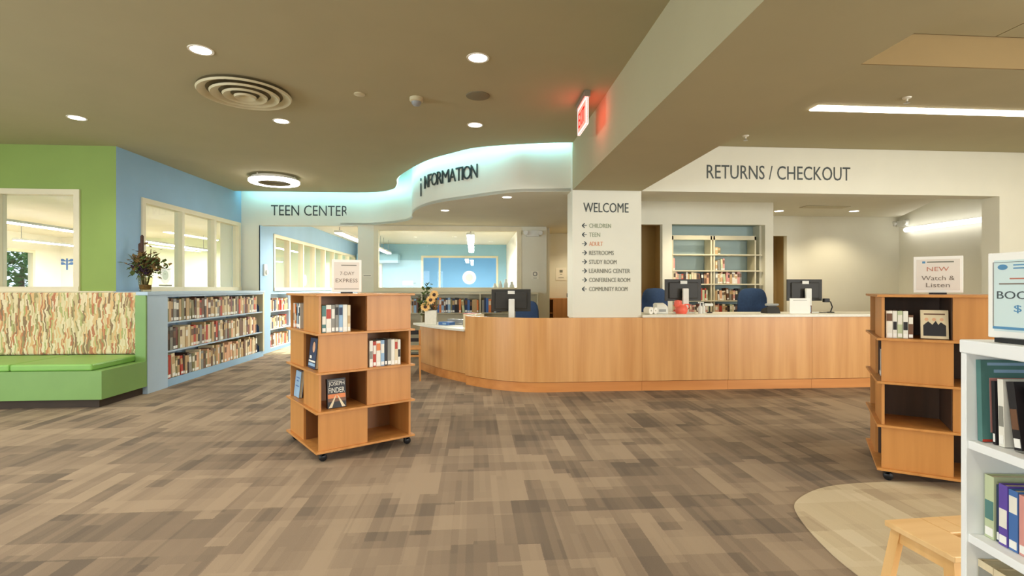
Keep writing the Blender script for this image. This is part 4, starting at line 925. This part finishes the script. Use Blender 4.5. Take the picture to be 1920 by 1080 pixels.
for nm, mt, n, c_, sp, sz_ in (('green_leaves', 'leaf', 150, (.0, 0, .37), (.11, .06, .08), .095), ('dry_leaves', 'dry_leaf', 260, (.02, 0, .42), (.10, .05, .085), .085), ('plum_flowers', 'plum', 80, (.0, -.04, .34), (.08, .03, .045), .07)):
    q = MB(); leaf_blob(q, c_, n, sp, sz_, rv); q.build(nm, mt, vz)['kind'] = 'stuff'
for pts in ([(-.05, 0, .40), (-.16, 0, .47), (-.24, 0, .485), (-.32, 0, .46)], [(.06, 0, .4), (.09, 0, .52), (.10, 0, .63)], [(-.05, 0, .42), (-.14, 0, .52), (-.22, 0, .56)], [(.05, 0, .4), (.04, 0, .5), (.06, 0, .56)], [(-.06, 0, .33), (-.15, 0, .33), (-.22, 0, .36)], [(-.06, 0, .3), (-.12, 0, .25), (-.16, 0, .18)]):
    MB().tube([(x * .8, y, z) for x, y, z in pts], [.008, .007, .005, .002][:len(pts)], 5).build('twig', 'stem', vz)

# small wall fittings
def plaque(label, X, w, h, marks):
    o = thing('wall_sign', label, 'sign', X, 'small wall signs')
    MB().box(-w / 2, w / 2, -.012, 0, 0, h).build('plate', 'white_paint', o, bevel=.002)
    for x0, x1, z0, z1 in marks: MB().box(x0, x1, -.014, -.012, z0, z1).build('mark', 'letter_soft', o)
    return o
p = plaque('square restroom sign on the wall right of the large window', T((1.42, 11.8, 1.71)), .19, .19, [(-.04, .04, .015, .025)])
MB().lathe([(.05, 0), (.05, .002), (.036, .002), (.036, 0), (.05, 0)], 20, X=T((0, -.012, .115)) @ RX(math.pi / 2), caps=False).build('symbol', 'letter', p)
plaque('square sign on the recessed wall beside the column', T((2.27, 13.2, 1.70)), .28, .32, [(-.04, .04, .2, .27), (-.03, .03, .15, .165), (-.07, .07, .06, .075)])
plaque('small grey room sign between teen opening and large window', T((-2.4, 11.8, 1.74)), .20, .07, [(-.08, .08, .03, .045)])
ic = thing('wall_phone', 'white wall intercom on the pale blue side of the opening', 'intercom', T((-4.745, 12.0, 1.78)) @ RZ(math.pi / 2))
MB().box(-.06, .10, -.04, 0, 0, .26).build('body', 'light_plastic', ic, bevel=.01); MB().lathe([(.055, 0), (.05, .03), (.001, .034)], 18, X=T((.04, -.04, .08)) @ RX(math.pi / 2)).build('speaker_knob', 'light_plastic', ic, smooth=True)
ca = thing('wooden_cabinet', 'wooden side cabinet in the recess beside the column', 'cabinet', T((1.82, 12.75, 0)))
part(MB().box(0, .03, 0, .42, 0, 1.24).box(.90, .93, 0, .42, 0, 1.24).box(.03, .90, .40, .42, 0, 1.24).box(.03, .90, 0, .4, 1.21, 1.24), 'carcass', 'maple', ca)
part(MB().box(.17, .90, -.02, 0, .02, 1.235), 'door', 'maple', ca)
for z in (.5, .88): part(MB().box(.03, .17, .01, .4, z - .02, z), 'shelf', 'maple', ca)
tag(MB().box(0, .11, -.02, 0, 0, .10).box(.02, .09, -.025, -.02, .02, .08).build('wall_outlet', 'black', None, T((2.42, 13.2, 1.26))), 'small black wall box above the wooden cabinet', 'box')
sb = thing('side_cabinet', 'low wooden cabinet seen right of the column behind the counter', 'cabinet', T((3.06, 9.36, 0)))
part(MB().box(0, .40, 0, .35, 0, 1.21), 'carcass', 'maple', sb, .004); part(MB().box(.02, .38, -.015, 0, .05, 1.16), 'door', 'maple', sb)
for x, y, z, l in ((-9.72, 17.2, 2.28, 'larger blue paper dragonfly on the side room wall'), (-9.18, 17.2, 2.22, 'smaller blue paper dragonfly on the side room wall')):
    o = thing('paper_dragonfly', l, 'decoration', T((x - 3.1, y - .002, z)) @ Matrix.Diagonal((1.3, 1, 1.3, 1)))
    MB().box(-.02, .02, -.006, 0, -.16, .12).build('body', 'book_blue', o)
    for q in (-1, 1):
        for dz in (.05, -.03): MB().add([(0, -.004, dz), (q * .09, -.004, dz + .06), (q * .2, -.004, dz + .05), (q * .12, -.004, dz - .01)], [(0, 1, 2, 3)]).build('wing', 'book_blue', o)
whb = thing('whiteboard', 'white notice panel on the far blue teen room wall', 'board', T((-2.9, 21.29, 1.62)))
MB().box(0, .42, -.02, 0, 0, .17).build('panel', 'paper', whb); MB().box(-.015, .435, -.025, -.001, -.015, 0).build('ledge', 'light_plastic', whb)
# objects standing on the ledge inside the large window
for i, (x, h, r) in enumerate(((.50, .20, .05), (.63, .26, .045), (.76, .30, .05), (.90, .24, .06))):
    tag(MB().lathe([(.001, 0), (r, 0), (r, h * .6), (r * .55, h * .8), (r * .5, h)], 14).build('white_jar', 'light_plastic', None, T((x, 12.08, 1.41)), True), f'pale jar on the inner ledge of the large window, {ordinal(i + 1)} from left', 'jar', 'jars on the window ledge')
struct(MB().box(-2.2, 1.3, 12.0, 12.2, 1.37, 1.41).build('sill_inner', 'white_paint'))
# trees outside the far window
for i, (y, x) in enumerate(((12.6, -15.7), (15.8, -15.8), (19, -15.7))):
    t = thing('garden_tree', ['leafy green tree outside the far window, nearest', 'leafy green tree outside the far window, middle one', 'leafy green tree outside the far window, farthest'][i], 'tree', T((x, y, 0)))
    MB().tube([(0, 0, -.1), (.05, 0, 1.2), (0, .05, 2)], [.12, .1, .07]).build('trunk', 'cattail', t)
    q = MB(); leaf_blob(q, (0, 0, 2.1), 420, (.42, .42, .55), .28, rv); q.build('crown', 'tree_leaf', t)['kind'] = 'stuff'
struct(MB().box(-24, -13.1, 6, 24, -.2, -.1).build('ground_outside', 'tree_leaf'))
